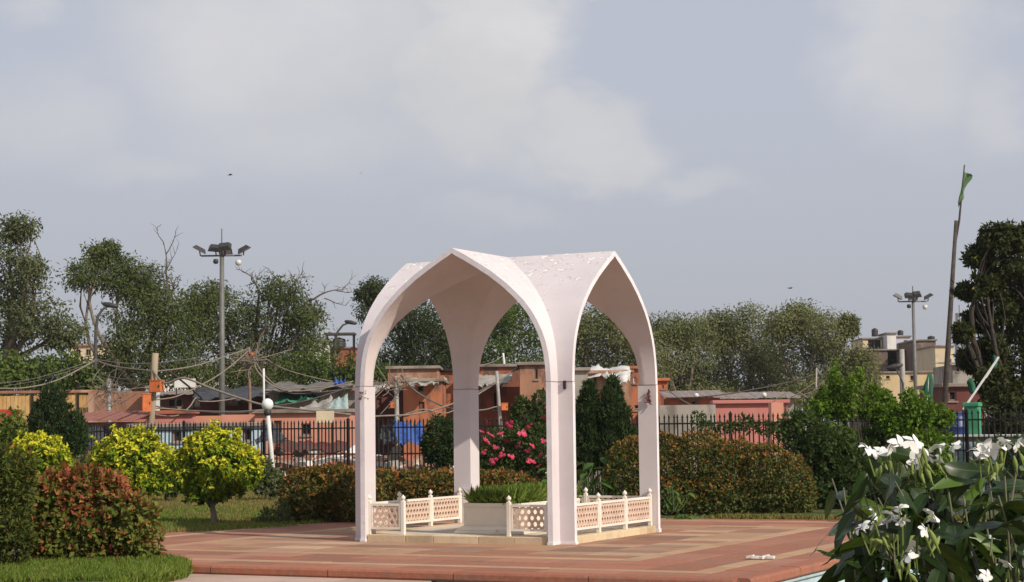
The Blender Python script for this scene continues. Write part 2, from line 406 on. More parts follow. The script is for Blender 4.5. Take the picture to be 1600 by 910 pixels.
def lawns():
    near = [(-3.95, 22.0), (-4.02, 22.7), (-4.3, 23.4), (-4.75, 24.0), (-5.6, 24.7), (-7.5, 25.6), (-12, 27), (-14, 20), (-8, 16), (-4.4, 18.2), (-4.25, 20.2), (-4.08, 21.2)]
    sheet('lawn', M_grass_base, near, -.14, .012)
    sub = [(-3.97, 22.0), (-4.04, 22.7), (-4.33, 23.4), (-4.8, 24.0), (-7, 24.6), (-7, 20), (-4.25, 20.2), (-4.06, 21.2)]
    grass('grass', 'short green grass on the lawn corner in the lower left', lambda n: poly_points(sub, n, .0), 34000, .085)
    def rim(n):
        q = np.array([(-4.4, 18.2), (-4.25, 20.2), (-4.08, 21.2), (-3.95, 22.0), (-4.02, 22.7), (-4.3, 23.4), (-4.75, 24.0)]); k = RNG.integers(0, len(q) - 1, n); t = RNG.random((n, 1))
        p = q[k] * (1 - t) + q[k + 1] * t + RNG.normal(0, .025, (n, 2)); return np.column_stack([p, RNG.uniform(-.14, .0, n)])
    grass('grass', 'ragged grass fringe along the edge of the lower left lawn', rim, 9000, .085)
    def strip(n):
        a, b = np.array(G(1.2, 5.76).xy), np.array(G(6.2, 5.9).xy); t = RNG.random((n, 1)); return np.column_stack([a * (1 - t) + b * t + RNG.normal(0, .22, (n, 2)) * [.6, .5], np.full(n, -.012)])
    grass('grass', 'dry straw coloured grass at the foot of the long hedge', strip, 9000, .09, lambda P: np.full(len(P), .75))
    e0, e1, e2 = G(-5.96, -2.5), G(-5.96, 5.7), G(6, 5.72)
    back = [tuple(e0.xy), tuple(G(-6.05, -.8).xy), tuple(G(-6.02, 2).xy), tuple(e1.xy), tuple(e2.xy), tuple(G(6, 19.6).xy), tuple(G(-30, 19.6).xy), tuple(G(-30, -3).xy)]
    struct(sheet('lawn', M_grass_base, back, -.14, -.012))
    q = [tuple(gnd(x, y).xy) for x, y in ((200, 836), (330, 830), (440, 824), (560, 812), (560, 775), (440, 758), (200, 762))]
    def dry(P):
        t = .5 + .5 * np.sin(P[:, 0] * 2.1 + 1.3 * np.sin(P[:, 1] * 1.1)); far = np.clip((P[:, 1] - 37) / 4, 0, 1)
        nearb = np.clip(1 - np.abs((P[:, 0] + 5.9) * .45 + (P[:, 1] - 29.9) * .5 - .3) / .5, 0, 1) * 0
        return np.clip(far * .9 + (t > .7) * .5 + .22 + nearb, 0, 1)
    grass('grass', 'sunlit grass with dry patches behind the terrace on the left', lambda n: poly_points(q, n, -.015), 60000, .085, dry)
lawns()

# ================================================================ PAVILION
A, WA, TK, ZT, ZS = 1.545, .222, .075, 4.19, 2.25     # half span to groin, arm length, shell thickness, ridge height, joint height
PROF = [(0, 4.19), (.22, 4.075), (.43, 3.95), (.63, 3.825), (.87, 3.645), (1.02, 3.51), (1.14, 3.39), (1.25, 3.255), (1.34, 3.11), (1.415, 2.96), (1.47, 2.81), (1.51, 2.64), (1.532, 2.47), (1.545, 2.25)]
def paint():
    mt = bpy.data.materials.new('lilac_white_paint'); mt.use_nodes = True; T = NT(mt.node_tree)
    pos = T.n('TexCoord').outputs['Object']
    n1 = T.n('TexNoise', i={0: pos, 2: 1.6, 3: 6, 4: .6}).outputs[0]
    c = T.mix(T.rng(n1, .3, .7), (.6, .55, .57), (.65, .6, .62))
    st = T.n('Mapping', i={0: pos, 3: (7, 7, .6)}).outputs[0]
    n2 = T.n('TexNoise', i={0: st, 2: 1.5, 3: 5, 4: .6}).outputs[0]
    c = T.mix(T.rng(n2, .55, .8, 0, .35), c, (.5, .44, .44))
    # flakes: chips near the ridges show pale plaster with dark rims
    sx = T.n('SeparateXYZ', i={0: pos}); hi = T.rng(sx.outputs[2], 2.9, 4.15, 0, .155)
    n3 = T.n('TexNoise', i={0: T.n('Mapping', i={0: pos, 3: (1, 1, 1.4)}).outputs[0], 2: 7.5, 3: 7, 4: .62}).outputs[0]
    k = T.m('ADD', n3, hi)
    c = T.mix(T.rng(k, .70, .715), c, (.36, .31, .29)); c = T.mix(T.rng(k, .722, .735), c, (.78, .76, .74))
    p = T.n('BsdfPrincipled', i={0: c, 'Roughness': .8, 'Specular IOR Level': .2})
    h = T.m('ADD', T.m('MULTIPLY', T.rng(k, .70, .73), -1.), T.m('MULTIPLY', T.n('TexNoise', i={0: pos, 2: 40, 3: 4}).outputs[0], .25))
    T.link(T.n('Bump', i={'Strength': .35, 'Distance': .01, 'Height': h}).outputs[0], p.inputs['Normal'])
    T.link(p.outputs[0], T.n('OutputMaterial').inputs[0]); return mt
M_paint = paint()
M_rim = surf('white_edge_paint', (.78, .75, .77), (.68, .63, .66), 5, bump=.15, c3=(.5, .46, .45), s3=9, t3=(.62, .75), space='obj')
M_wire = surf('dark_wire', (.2, .16, .16))
M_switch = surf('black_switch', (.03, .025, .025))
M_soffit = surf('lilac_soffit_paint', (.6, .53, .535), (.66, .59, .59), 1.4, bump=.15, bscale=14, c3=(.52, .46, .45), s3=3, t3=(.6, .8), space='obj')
def pavilion():
    root = thing('pavilion', 'white concrete pavilion with four pointed arches over the tomb', 'pavilion', PC, TH)
    # vault shell: four crossing pointed barrels, built once per eighth
    V, Fc, idx = [], [], {}
    def vert(x, y, z):
        k = (round(x, 4), round(y, 4), round(z, 4))
        if k not in idx: idx[k] = len(V); V.append((x, y, z))
        return idx[k]
    R = A + WA
    prof = []
    for (a, za), (b, zb) in zip(PROF[:-1], PROF[1:]): prof += [(a, za), ((a + b) / 2, (za + zb) / 2)]
    prof.append(PROF[-1])
    NV = 8
    def pt(rot, sg, u, v, z):
        x, y = sg * u, -v                                       # barrel running towards -y
        for _ in range(rot): x, y = -y, x
        return vert(x, y, z)
    for rot in range(4):
        for sg in (-1, 1):
            for (u0, z0), (u1, z1) in zip(prof[:-1], prof[1:]):
                for k in range(NV):
                    def vv(u, k): return u + (R - u) * k / NV
                    q = [pt(rot, sg, u0, vv(u0, k), z0), pt(rot, sg, u1, vv(u1, k), z1), pt(rot, sg, u1, vv(u1, k + 1), z1), pt(rot, sg, u0, vv(u0, k + 1), z0)]
                    if sg > 0: q.reverse()
                    q2 = []
                    for i in q:
                        if i not in q2: q2.append(i)
                    if len(q2) > 2: Fc.append(tuple(q2))
    me = bpy.data.meshes.new('vault'); me.from_pydata(V, [], Fc); me.materials.append(M_paint); me.materials.append(M_rim)
    bm = bmesh.new(); bm.from_mesh(me); bmesh.ops.recalc_face_normals(bm, faces=bm.faces)
    top = max(bm.faces, key=lambda f: f.calc_center_median().z)
    if top.normal.z < 0: bmesh.ops.reverse_faces(bm, faces=bm.faces)
    bm.to_mesh(me); bm.free()
    o = put('vault', me, root)
    md = o.modifiers.new('shell', 'SOLIDIFY'); md.thickness = TK; md.offset = -1; md.use_even_offset = False; md.material_offset_rim = 1; md.material_offset = 2; me.materials.append(M_soffit)
    me2 = bpy.data.meshes.new_from_object(o.evaluated_get(bpy.context.evaluated_depsgraph_get())); o.modifiers.clear(); o.data = me2
    bm = bmesh.new(); bm.from_mesh(me2)
    for f in bm.faces: f.smooth = True
    for e in bm.edges: e.smooth = len(e.link_faces) == 2 and e.calc_face_angle(0) < math.radians(16)
    bm.to_mesh(me2); bm.free()
    # legs: two plates meeting at the inner corner
    for k in range(4):
        sx, sy = [(-1, -1), (1, -1), (1, 1), (-1, 1)][k]
        def leg(z0, z1, g=0., flare=0.):
            mb = MB(); a = A + g; t = TK + 2 * g; r = R + g + flare
            q = [(a, a), (a, r), (a - t, r), (a - t, a - t), (r, a - t), (r, a)]
            pts = [(sx * x, sy * y, z) for z in (z0, z1) for x, y in q]
            fs = [tuple(range(5, -1, -1)), tuple(range(6, 12))] + [(i, (i + 1) % 6, 6 + (i + 1) % 6, 6 + i) for i in range(6)]
            if sx * sy < 0: fs = [tuple(reversed(f)) for f in fs]
            return mb.poly(pts, fs)
        lg = leg(-.03, ZS - .004).build('leg', M_paint, root)
        for ax in (0, 1):                                       # painted white face on each arm end
            mb = MB(); e = .004
            x0, x1, y0, y1 = (A - TK - .001, A + .001, R, R + e) if ax == 0 else (R, R + e, A - TK - .001, A + .001)
            xa, xb = sorted((sx * x0, sx * x1)); ya, yb = sorted((sy * y0, sy * y1))
            mb.box(xa, xb, ya, yb, -.03, ZS - .006); mb.build('edge_face', M_rim, lg)
        if k == 1: MB().bevbox(A + .09, A + .13, -A - .03, -A - .002, ZS - .11, ZS + .01, .004).build('switch_box', M_switch, root)
        leg(ZS - .0075, ZS + .0005, .004).build('tie_wire', M_wire, root)
        leg(-.025, .035 + .02 * (k == 2), .008, .01).build('foot', M_rim, root)
pavilion()

def ringpts(c, r, n, ax='z'):
    return [(c[0] + r * math.cos(2 * math.pi * i / n), c[1] + r * math.sin(2 * math.pi * i / n), c[2]) for i in range(n)]
def garland(name, label, p, mat, seed):
    r = random.Random(seed); mb = MB()
    for i in range(26):
        q = Vector(p) + Vector((r.gauss(0, .018), r.gauss(0, .018), r.gauss(-.04, .045))); d = Vector((r.gauss(0, 1), r.gauss(0, 1), r.gauss(-.6, .7))).normalized()
        mb.bar(q, q + d * r.uniform(.03, .07), .022, .006)
    mb.tube([Vector(p) + Vector((0, 0, .1)), Vector(p), Vector(p) + Vector((.01, 0, -.12))], .008, 5)
    tag(mb.build(name, mat), label, 'garland')
M_dry = surf('dried_flowers', (.14, .045, .035), (.22, .09, .06), 20)
g0 = G(-A + .03, -A - .2, ZS - .08); garland('garland', 'withered brown garland tied to the left front leg', (g0.x, g0.y, g0.z), M_dry, 3)
g0 = G(A + .12, A - TK - .03, ZS - .17); garland('garland', 'withered dark red garland tied to the right leg', (g0.x, g0.y, g0.z), surf('dark_dried_flowers', (.1, .02, .025), (.16, .05, .04), 20), 5)

# ---------------------------------------------------------------- plinth, railing, tomb
CREAM = per_piece('cream_sandstone', [(.6, .48, .31), (.68, .55, .37), (.56, .43, .28), (.64, .5, .34)], dirt=(.22, .17, .11), dirt_amt=.5, dscale=3)
MARB = surf('cream_marble', (.74, .66, .54), (.66, .57, .46), 2.2, rough=.6, bump=.1, c3=(.5, .4, .3), s3=6, t3=(.6, .75))
MARBW = surf('white_marble', (.78, .74, .67), (.7, .64, .55), 3, rough=.55)
JALI = surf('pink_jali_stone', (.66, .5, .4), (.58, .42, .33), 5, bump=.2)
def plinth():
    root = thing('plinth', 'low cream stone plinth under the railing and tomb', 'plinth', PC, TH)
    fl = surf('cream_floor', (.6, .54, .46), (.5, .44, .37), 2, bump=.1, c3=(.38, .33, .28), s3=4)
    for i in range(4):
        for j in range(4):
            w = (2 * A - .2) / 4
            MB().bevbox(-w / 2 + .003, w / 2 - .003, -w / 2 + .003, w / 2 - .003, -.13, 0, .004).build('floor_slab', fl, root, loc=(-A + .1 + w * (i + .5), -A + .1 + w * (j + .5), .098))
    for k in range(4):
        cuts = sorted([-A + .012] + [(-A + .1) + (2 * A - .2) * (i + random.uniform(-.2, .2)) / 5 for i in range(1, 5)] + [A - .012 - TK])
        cuts = [-(A - TK - .012)] + cuts[1:-1] + [A - TK - .012]
        for a, b in zip(cuts[:-1], cuts[1:]):
            o = MB().bevbox(a + .003, b - .003, -(A + WA - .03), -(A - .105), -.02, .1, .006).build('kerb_stone', CREAM, root); o.rotation_euler = (0, 0, k * math.pi / 2)
plinth()

def kagome(w, h, step, bw, bd):
    """pierced lattice: bars in three directions, clipped to the panel"""
    mb = MB()
    for ang, off in ((0, .25), (60, 0), (120, 0)):
        a = math.radians(ang); d = Vector((math.cos(a), math.sin(a))); n = Vector((-d.y, d.x))
        R = math.hypot(w, h); k0 = int(R / step) + 2
        for k in range(-k0, k0 + 1):
            c = n * (k + (.5 if ang == 0 else 0)) * step
            if ang: c = n * (k * step)
            t0, t1 = -9, 9
            for q, hh, dd in ((c.x, w / 2, d.x), (c.y, h / 2, d.y)):
                if abs(dd) < 1e-6:
                    if abs(q) > hh: t0, t1 = 1, 0
                else:
                    u, v = sorted(((-hh - q) / dd, (hh - q) / dd)); t0, t1 = max(t0, u), min(t1, v)
            if t1 - t0 > .015:
                p0, p1 = c + d * t0, c + d * t1; e = .001 * (ang / 60)
                mb.bar((p0.x, 0, p0.y), (p1.x, 0, p1.y), bw, bd + e, up=(0, 1, 0))
    return mb
def railing():
    PH, RY, ZB = .48, A + WA - .115, .1
    post_me = MB().bevbox(-.028, .028, -.028, .028, 0, PH, .004).mesh('post', MARBW)
    ball = MB().lathe([(.02, 0), (.024, .006), (.014, .014), (.016, .02), (.03, .032), (.035, .05), (.03, .066), (.016, .078), (.006, .092), (.002, .096)], 12).mesh('finial', MARBW, True)
    cache = {}
    def panel(parent, x0, x1, mat, step):
        w = x1 - x0; fw = .034; z0, z1 = .075, .445; key = (round(w, 3), step)
        if key not in cache:
            fr = MB(); fr.box(-w / 2, w / 2, -.02, .02, z1 - fw, z1); fr.box(-w / 2, w / 2, -.02, .02, z0, z0 + fw)
            fr.box(-w / 2, -w / 2 + fw, -.02, .02, z0 + fw, z1 - fw); fr.box(w / 2 - fw, w / 2, -.02, .02, z0 + fw, z1 - fw)
            lat = kagome(w - 2 * fw, z1 - z0 - 2 * fw, step, step * .27, .022)
            lat.v = [(x, y, z + (z0 + z1) / 2) for x, y, z in lat.v]
            cache[key] = (fr.mesh('panel', MARBW), lat.mesh('lattice', mat))
        f = put('panel', cache[key][0], parent, ((x0 + x1) / 2, 0, 0)); put('lattice', cache[key][1], f)
    defs = [('front', 0, [(-1.44, -.93), (.84, 1.4)], [-1.47, -.9, .81, 1.43], .085, 'marble lattice railing with the gate gap facing the pool'),
            ('right', 1, None, None, .08, 'sunlit marble lattice railing of three panels on the right side'),
            ('back', 2, None, None, .08, 'marble lattice railing behind the grassy tomb'),
            ('left', 3, None, None, .08, 'marble lattice railing on the left side, seen from inside')]
    for nm, k, pans, posts, step, lab in defs:
        root = thing('railing', lab, 'railing', G(*(Matrix.Rotation(k * math.pi / 2, 2) @ Vector((0, -RY))), ZB), TH + k * math.pi / 2, 'marble railings round the tomb')
        if pans is None:
            posts = [-1.43, -.477, .477, 1.43]; pans = [(a + .03, b - .03) for a, b in zip(posts[:-1], posts[1:])]
        for x in posts:
            p = put('post', post_me, root, (x, 0, 0)); put('finial', ball, p, (0, 0, PH - .002))
        for a, b in pans: panel(root, a, b, JALI, step)
railing()

def tomb():
    x0, x1, y0, y1, z = -.2, .7, -1.12, .95, .1
    root = thing('tomb', 'cream marble tomb chest with grass growing on top', 'tomb', G((x0 + x1) / 2, (y0 + y1) / 2, z), TH)
    hx, hy = (x1 - x0) / 2, (y1 - y0) / 2
    b = MB()
    for i, (e, za, zb) in enumerate(((.1, 0, .045), (.085, .045, .06))): b.bevbox(-hx - e, hx + e, -hy - e, hy + e, za, zb, .006)
    n = 4; q = [(-1, -1), (1, -1), (1, 1), (-1, 1)]; pts = []
    for e, zz in ((.08, .058), (.03, .1), (.01, .11)): pts += [(sx * (hx + e), sy * (hy + e), zz) for sx, sy in q]
    b.poly(pts, [(i + 4 * k, (i + 1) % 4 + 4 * k, (i + 1) % 4 + 4 * k + 4, i + 4 * k + 4) for k in (0, 1) for i in range(4)])
    b.build('base', MARB, root)
    # side slabs with a raised rim round a sunk field
    for k, (hw, off) in enumerate(((hx, hy), (hy, hx), (hx, hy), (hy, hx))):
        mb = MB(); ww = hw if k % 2 == 0 else hw - .05
        mb.box(-ww, ww, -off, -off + .045, .105, .43)
        fr = MB(); e = .012
        fr.box(-ww, ww, -off - e, -off + .001, .385, .437); 
        o = mb.build('side_slab', MARB, root); o.rotation_euler = (0, 0, k * math.pi / 2)
        f = fr.build('rim', MARBW if k == 1 else MARB, o)  # rim facing the sun is whiter: sunlight put into its colour
    mb = MB(); mb.box(-hx + .046, hx - .046, -hy + .046, hy - .046, .3, .415); mb.build('soil', M_soil, root)
    # grass on the tomb
    n = 9000; P = np.column_stack([RNG.uniform(-hx + .06, hx - .04, n), RNG.uniform(-hy + .06, hy - .06, n), np.full(n, .41)])
    D = np.column_stack([RNG.normal(0, .5, n), RNG.normal(0, .5, n), np.ones(n)]); L = RNG.uniform(.12, .3, n)
    U = np.column_stack([RNG.normal(size=n), RNG.normal(size=n), np.zeros(n)])
    o = leaves('grass', P, D, U, L, .011, leafmat('tomb_grass_blade', [(.16, .27, .04), (.24, .37, .06), (.32, .44, .09)], tips=[(.36, .32, .12), (.3, .3, .1)], trans=.4, vary=4), None, (RNG.random(n) < .1) * .7, fold=.05, droop=.35)
    o.location = root.location; o.rotation_euler = root.rotation_euler
    tag(o, 'tuft of long green grass growing on the tomb', 'grass'); o['kind'] = 'stuff'
tomb()

mb = MB()
for k in range(5): 
    a = Vector((k * .045 - .1, random.uniform(-.015, .015), .012)); mb.bar(a, a + Vector((.06, random.uniform(-.02, .02), random.uniform(-.004, .012))), random.uniform(.03, .06), .012)
lt = tag(mb.build('litter', surf('white_litter', (.75, .74, .72), (.6, .58, .55), 20)), 'crumpled strip of white litter lying on the red terrace', 'litter')
lt.location = gnd(1185, 874, .002); lt.rotation_euler = (0, 0, -.3); lt.scale = (1.35, 1.5, 2.2)

# ================================================================ VEGETATION
BARK = surf('grey_bark', (.12, .095, .07), (.2, .165, .13), 6, bump=.8, bscale=12, stretch=(1, 1, .3))
DEADB = surf('dead_wood', (.1, .085, .075), (.16, .135, .12), 6)
DARKBARK = surf('dark_bark', (.035, .028, .022), (.06, .05, .04), 6, bump=.8, bscale=12)
STEM = surf('shrub_stem_bark', (.06, .045, .03), (.09, .07, .05), 8)
def blobs3(d, px, dd=None, seed=0, deep=1.):
    """photo-sized masses (x, y, half width, half height) given their own depth and volume round distance d"""
    r = random.Random(seed + int(d)); out = []
    for b in px:
        x, y, rx, ry = b[:4]; off = b[4] if len(b) > 4 else r.uniform(-1, 1) * (dd if dd is not None else m(rx, d) * .8)
        c = at(x, y, d + off); k = (d + off) / F
        out.append((np.array(c), np.array([rx * k, (rx + ry) / 2 * k * deep, ry * k])))
    return out
def crown_points(blobs, n_clump, n_leaf, spread=.3, hollow=.45):
    P, O = [], []
    for c, r in blobs:
        k = max(4, int(n_clump * RNG.uniform(.8, 1.2)))
        d = sphere_dirs(k); rad = RNG.uniform(hollow, 1.02, k)[:, None]
        cc = c + d * r * rad
        sz = RNG.uniform(.6, 1.3, k)
        for j in range(k):
            q = np.clip(RNG.normal(size=(max(3, int(n_leaf * sz[j])), 3)), -1.7, 1.7) * (r.mean() * spread * sz[j]) * np.array([1, 1, .75])
            P.append(cc[j] + q); O.append(nrm(q + d[j] * r.mean() * .25))
    return np.concatenate(P), np.concatenate(O)
def limb_path(a, b, bend, r, n=7):
    a, b = Vector(a), Vector(b); L = (b - a).length; o = Vector((r.gauss(0, 1), r.gauss(0, 1), r.gauss(.3, .4))) * L * bend
    return [a.lerp(b, t) + o * math.sin(math.pi * t) * (1 - .3 * t) for t in [i / (n - 1) for i in range(n)]]
def twig(mb, p, d, L, rad, r, depth):
    pts = [Vector(p)]; dd = Vector(d).normalized()
    for i in range(5):
        dd = (dd + Vector((r.gauss(0, .22), r.gauss(0, .22), r.gauss(.02, .2)))).normalized(); pts.append(pts[-1] + dd * L / 5)
    mb.tube(pts, [rad * (1 - .7 * i / 5) for i in range(6)], 5)
    if depth:
        for i in (2, 3, 4, 5):
            if r.random() < .85:
                q = Vector((r.gauss(0, 1), r.gauss(0, .8), r.gauss(.1, .8))).normalized(); twig(mb, pts[i], dd * .6 + q * .8, L * r.uniform(.4, .65), rad * .5, r, depth - 1)
def tree(name, label, d, base, px, mat, group, n_clump=26, n_leaf=48, leaf=(.2, .085), trunk_r=.28, droop=.5, seed=1, bare=(), spread=.3, hollow=.45, tipf=None, dd=None, z0=.3):
    r = random.Random(seed); bl = blobs3(d, px, dd, seed)
    b0 = at(base, 640, d); b0.z = z0
    root = thing(name, label, 'tree', b0, 0, group); o0 = np.array(b0)
    mb = MB(); lowest = min(bl, key=lambda q: q[0][2]); cx = np.mean([q[0] for q in bl], 0)
    fork = Vector((.5 * b0.x + .5 * cx[0], .5 * b0.y + .5 * cx[1], z0 + max(1.2, (lowest[0][2] - z0) * .75)))
    mb.tube([p - b0 for p in limb_path(b0 - Vector((0, 0, .3)), fork, .05, r)], [trunk_r * (1.25 - .5 * i / 6) for i in range(7)], 8)
    for c, rad in bl:
        pts = limb_path(fork, Vector(c), .12, r, 8); k0 = trunk_r * .6
        mb.tube([p - b0 for p in pts], [max(.02, k0 * (1 - .82 * i / 7)) for i in range(8)], 6)
        for i in (4, 5, 6, 7):
            for _ in range(2):
                q = Vector(c) + Vector(sphere_dirs(1)[0]) * float(rad.mean()) * r.uniform(.6, 1.)
                mb.tube([p - b0 for p in limb_path(pts[i], q, .1, r, 5)], [k0 * .25 * (1 - .17 * j) for j in range(5)], 4)
    mb.build('trunk', DARKBARK if mat is LF_DARK else BARK, root, True)
    P, O = crown_points(bl, n_clump, n_leaf, spread, hollow); n = len(P)
    D = nrm(O * .5 + RNG.normal(size=(n, 3)) * .7 + np.array([0, 0, -droop])); U = nrm(O + RNG.normal(size=(n, 3)) * .5 + np.array([0, 0, .5]))
    sc = RNG.uniform(.6, 1.3, n)
    leaves('crown', P - o0, D, U, leaf[0] * sc, leaf[1] * sc, mat, root, tipf(P) if tipf else None)
    for (x, y, ex, ey, rad, dp) in bare:
        bb = MB(); a, e = at(x, y, d), at(ex, ey, d)
        pts = limb_path(fork, a, .08, r, 6); bb.tube([p - b0 for p in pts], [trunk_r * .5 - (trunk_r * .5 - rad) * i / 5 for i in range(6)], 6)
        dirn = e - a; L = dirn.length
        twig(bb, a - b0, dirn, L, rad, r, dp)
        for _ in range(2): twig(bb, a.lerp(e, r.uniform(.1, .5)) - b0, dirn.normalized() + Vector((r.gauss(0, .6), 0, r.gauss(0, .5))), L * .6, rad * .6, r, max(1, dp - 1))
        bb.build('bare_branch', DEADB, root)
    return root
LF_OLIVE = leafmat('olive_leaf', [(.04, .06, .016), (.08, .105, .028), (.13, .155, .05)], trans=.28, vary=.5)
LF_GREY = leafmat('grey_green_leaf', [(.055, .07, .028), (.1, .12, .05), (.15, .17, .085)], trans=.28, vary=.5)
LF_MID = leafmat('mid_green_leaf', [(.035, .065, .012), (.07, .11, .02), (.115, .165, .032)], trans=.3, vary=.5)
LF_DUSTY = leafmat('dusty_green_leaf', [(.085, .098, .036), (.145, .158, .06), (.22, .225, .095)], trans=.25, vary=.35)
LF_DARK = leafmat('dark_tree_leaf', [(.008, .016, .006), (.016, .028, .01), (.028, .045, .014)], tips=[(.3, .26, .02), (.22, .2, .03)], trans=.15, vary=.5)  # shade on the side in view is put into this near-black leaf colour
TG = 'trees beyond the huts'
tree('feathery_tree', 'tall feathery grey-green tree at the left edge', 82, -25, [(28, 358, 26, 24), (12, 395, 42, 38), (45, 425, 26, 34), (12, 455, 48, 40), (55, 490, 48, 32), (100, 520, 34, 26), (15, 520, 48, 36)], LF_GREY, TG, 26, 62, seed=3, spread=.3)
tree('leafy_tree', 'low dense leafy tree under the feathery one at far left', 76, 70, [(15, 585, 48, 32), (70, 580, 48, 34), (118, 590, 36, 30), (150, 602, 20, 20)], LF_MID, TG, 30, 50, leaf=(.2, .12), seed=4, trunk_r=.2)
tree('feathery_tree', 'leaning feathery tree with a bare dead limb left of the floodlight mast', 100, 225, [(160, 400, 30, 22), (140, 432, 38, 22), (190, 432, 34, 34), (222, 448, 40, 32), (250, 478, 46, 38), (205, 492, 42, 34), (272, 520, 44, 42), (200, 545, 44, 40), (240, 570, 56, 40), (175, 580, 40, 30), (290, 580, 44, 34)], LF_OLIVE, TG, 34, 74, seed=5,
     bare=((262, 455, 245, 385, .07, 2), (268, 460, 288, 432, .06, 1)))
tree('feathery_tree', 'broad feathery tree with bare crooked branches behind the floodlight mast', 103, 380, [(325, 462, 36, 28), (345, 495, 52, 36), (395, 500, 42, 32), (440, 455, 36, 24), (470, 490, 36, 28), (430, 530, 58, 38), (330, 545, 60, 44), (395, 580, 62, 36), (480, 545, 44, 38), (290, 500, 34, 34), (350, 595, 50, 26), (440, 590, 50, 26)], LF_OLIVE, TG, 34, 74, seed=6,
     bare=((405, 455, 385, 425, .07, 2), (440, 440, 420, 420, .05, 1), (480, 470, 538, 462, .07, 2), (452, 452, 478, 425, .05, 1)))
tree('leafy_tree', 'bushy yellowish tree behind the tarpaulin shacks', 92, 500, [(470, 575, 36, 26), (515, 582, 44, 28), (560, 585, 42, 26), (600, 590, 36, 24)], LF_MID, TG, 28, 46, leaf=(.2, .12), seed=7, trunk_r=.18)
tree('leafy_tree', 'tall dark tree seen through the left arch of the pavilion', 106, 650, [(582, 458, 24, 20), (600, 485, 36, 28), (640, 500, 46, 34), (688, 510, 46, 44), (620, 545, 52, 38), (675, 560, 52, 40), (715, 545, 40, 46), (600, 585, 44, 28), (660, 590, 54, 28), (720, 590, 40, 28)], leafmat('deep_green_leaf', [(.02, .032, .01), (.036, .052, .017), (.06, .08, .028)], trans=.25, vary=.5), TG, 36, 80, seed=8)
tree('leafy_tree', 'green tree framed by the middle of the pavilion', 108, 800, [(760, 545, 46, 40), (790, 495, 38, 26), (825, 520, 46, 38), (780, 590, 50, 34), (845, 570, 46, 42), (745, 590, 36, 36), (800, 620, 60, 22), (850, 615, 40, 26)], LF_MID, TG, 36, 80, seed=9)
tree('leafy_tree', 'dusty tree framed by the right arch of the pavilion', 112, 930, [(895, 525, 42, 38), (930, 505, 40, 28), (968, 520, 40, 34), (910, 570, 48, 36), (960, 565, 48, 38), (1000, 545, 36, 40), (930, 605, 60, 26), (1000, 600, 44, 28)], LF_DUSTY, TG, 36, 84, seed=10)
tree('leafy_tree', 'dusty green tree just right of the pavilion', 118, 1055, [(1035, 515, 38, 24), (1075, 520, 42, 28), (1040, 555, 46, 36), (1090, 560, 48, 38), (1050, 598, 50, 30), (1105, 600, 46, 28), (1060, 622, 60, 16), (1110, 622, 50, 16)], LF_DUSTY, TG, 38, 84, seed=11)
tree('leafy_tree', 'middle of the three dusty trees right of the pavilion', 121, 1160, [(1120, 512, 36, 24), (1158, 505, 40, 26), (1185, 535, 46, 36), (1140, 550, 46, 36), (1160, 590, 54, 32), (1205, 585, 44, 34), (1165, 620, 60, 18), (1215, 618, 50, 20)], LF_DUSTY, TG, 38, 84, seed=12)
tree('leafy_tree', 'rounded dusty tree nearest the far brown houses', 116, 1270, [(1225, 505, 38, 26), (1255, 500, 38, 22), (1285, 522, 42, 32), (1250, 545, 50, 38), (1305, 560, 42, 40), (1260, 595, 54, 32), (1325, 598, 40, 30), (1326, 508, 12, 16), (1345, 580, 24, 40), (1270, 618, 60, 20), (1330, 618, 50, 20)], LF_DUSTY, TG, 38, 84, seed=13)
def yel(P):
    q = np.array(at(1545, 396, 50)); q2 = np.array(at(1590, 380, 50))
    t = np.minimum(np.linalg.norm((P - q) * [1, .5, 1], axis=1), np.linalg.norm((P - q2) * [1, .5, 1], axis=1) + .25)
    return (t < .55) * (RNG.random(len(P)) < .5) * .9 + (RNG.random(len(P)) < .01) * .6
tree('dark_tree', 'dark dense tree with yellow sprays at the right edge', 52, 1625, [(1560, 372, 34, 18), (1598, 372, 28, 22), (1532, 402, 30, 16), (1585, 415, 42, 26), (1540, 445, 32, 18), (1610, 450, 44, 40), (1560, 480, 40, 26), (1530, 500, 22, 16), (1600, 520, 50, 40), (1555, 545, 34, 26), (1600, 590, 52, 46), (1552, 605, 30, 34), (1640, 480, 50, 80), (1590, 640, 56, 36), (1575, 675, 50, 34), (1505, 520, 14, 12), (1520, 560, 24, 20), (1512, 455, 18, 10), (1600, 700, 50, 34)], LF_DARK, None, 26, 95, leaf=(.15, .075), seed=14, trunk_r=.2, spread=.2, droop=.3, tipf=yel, z0=0, dd=1.)

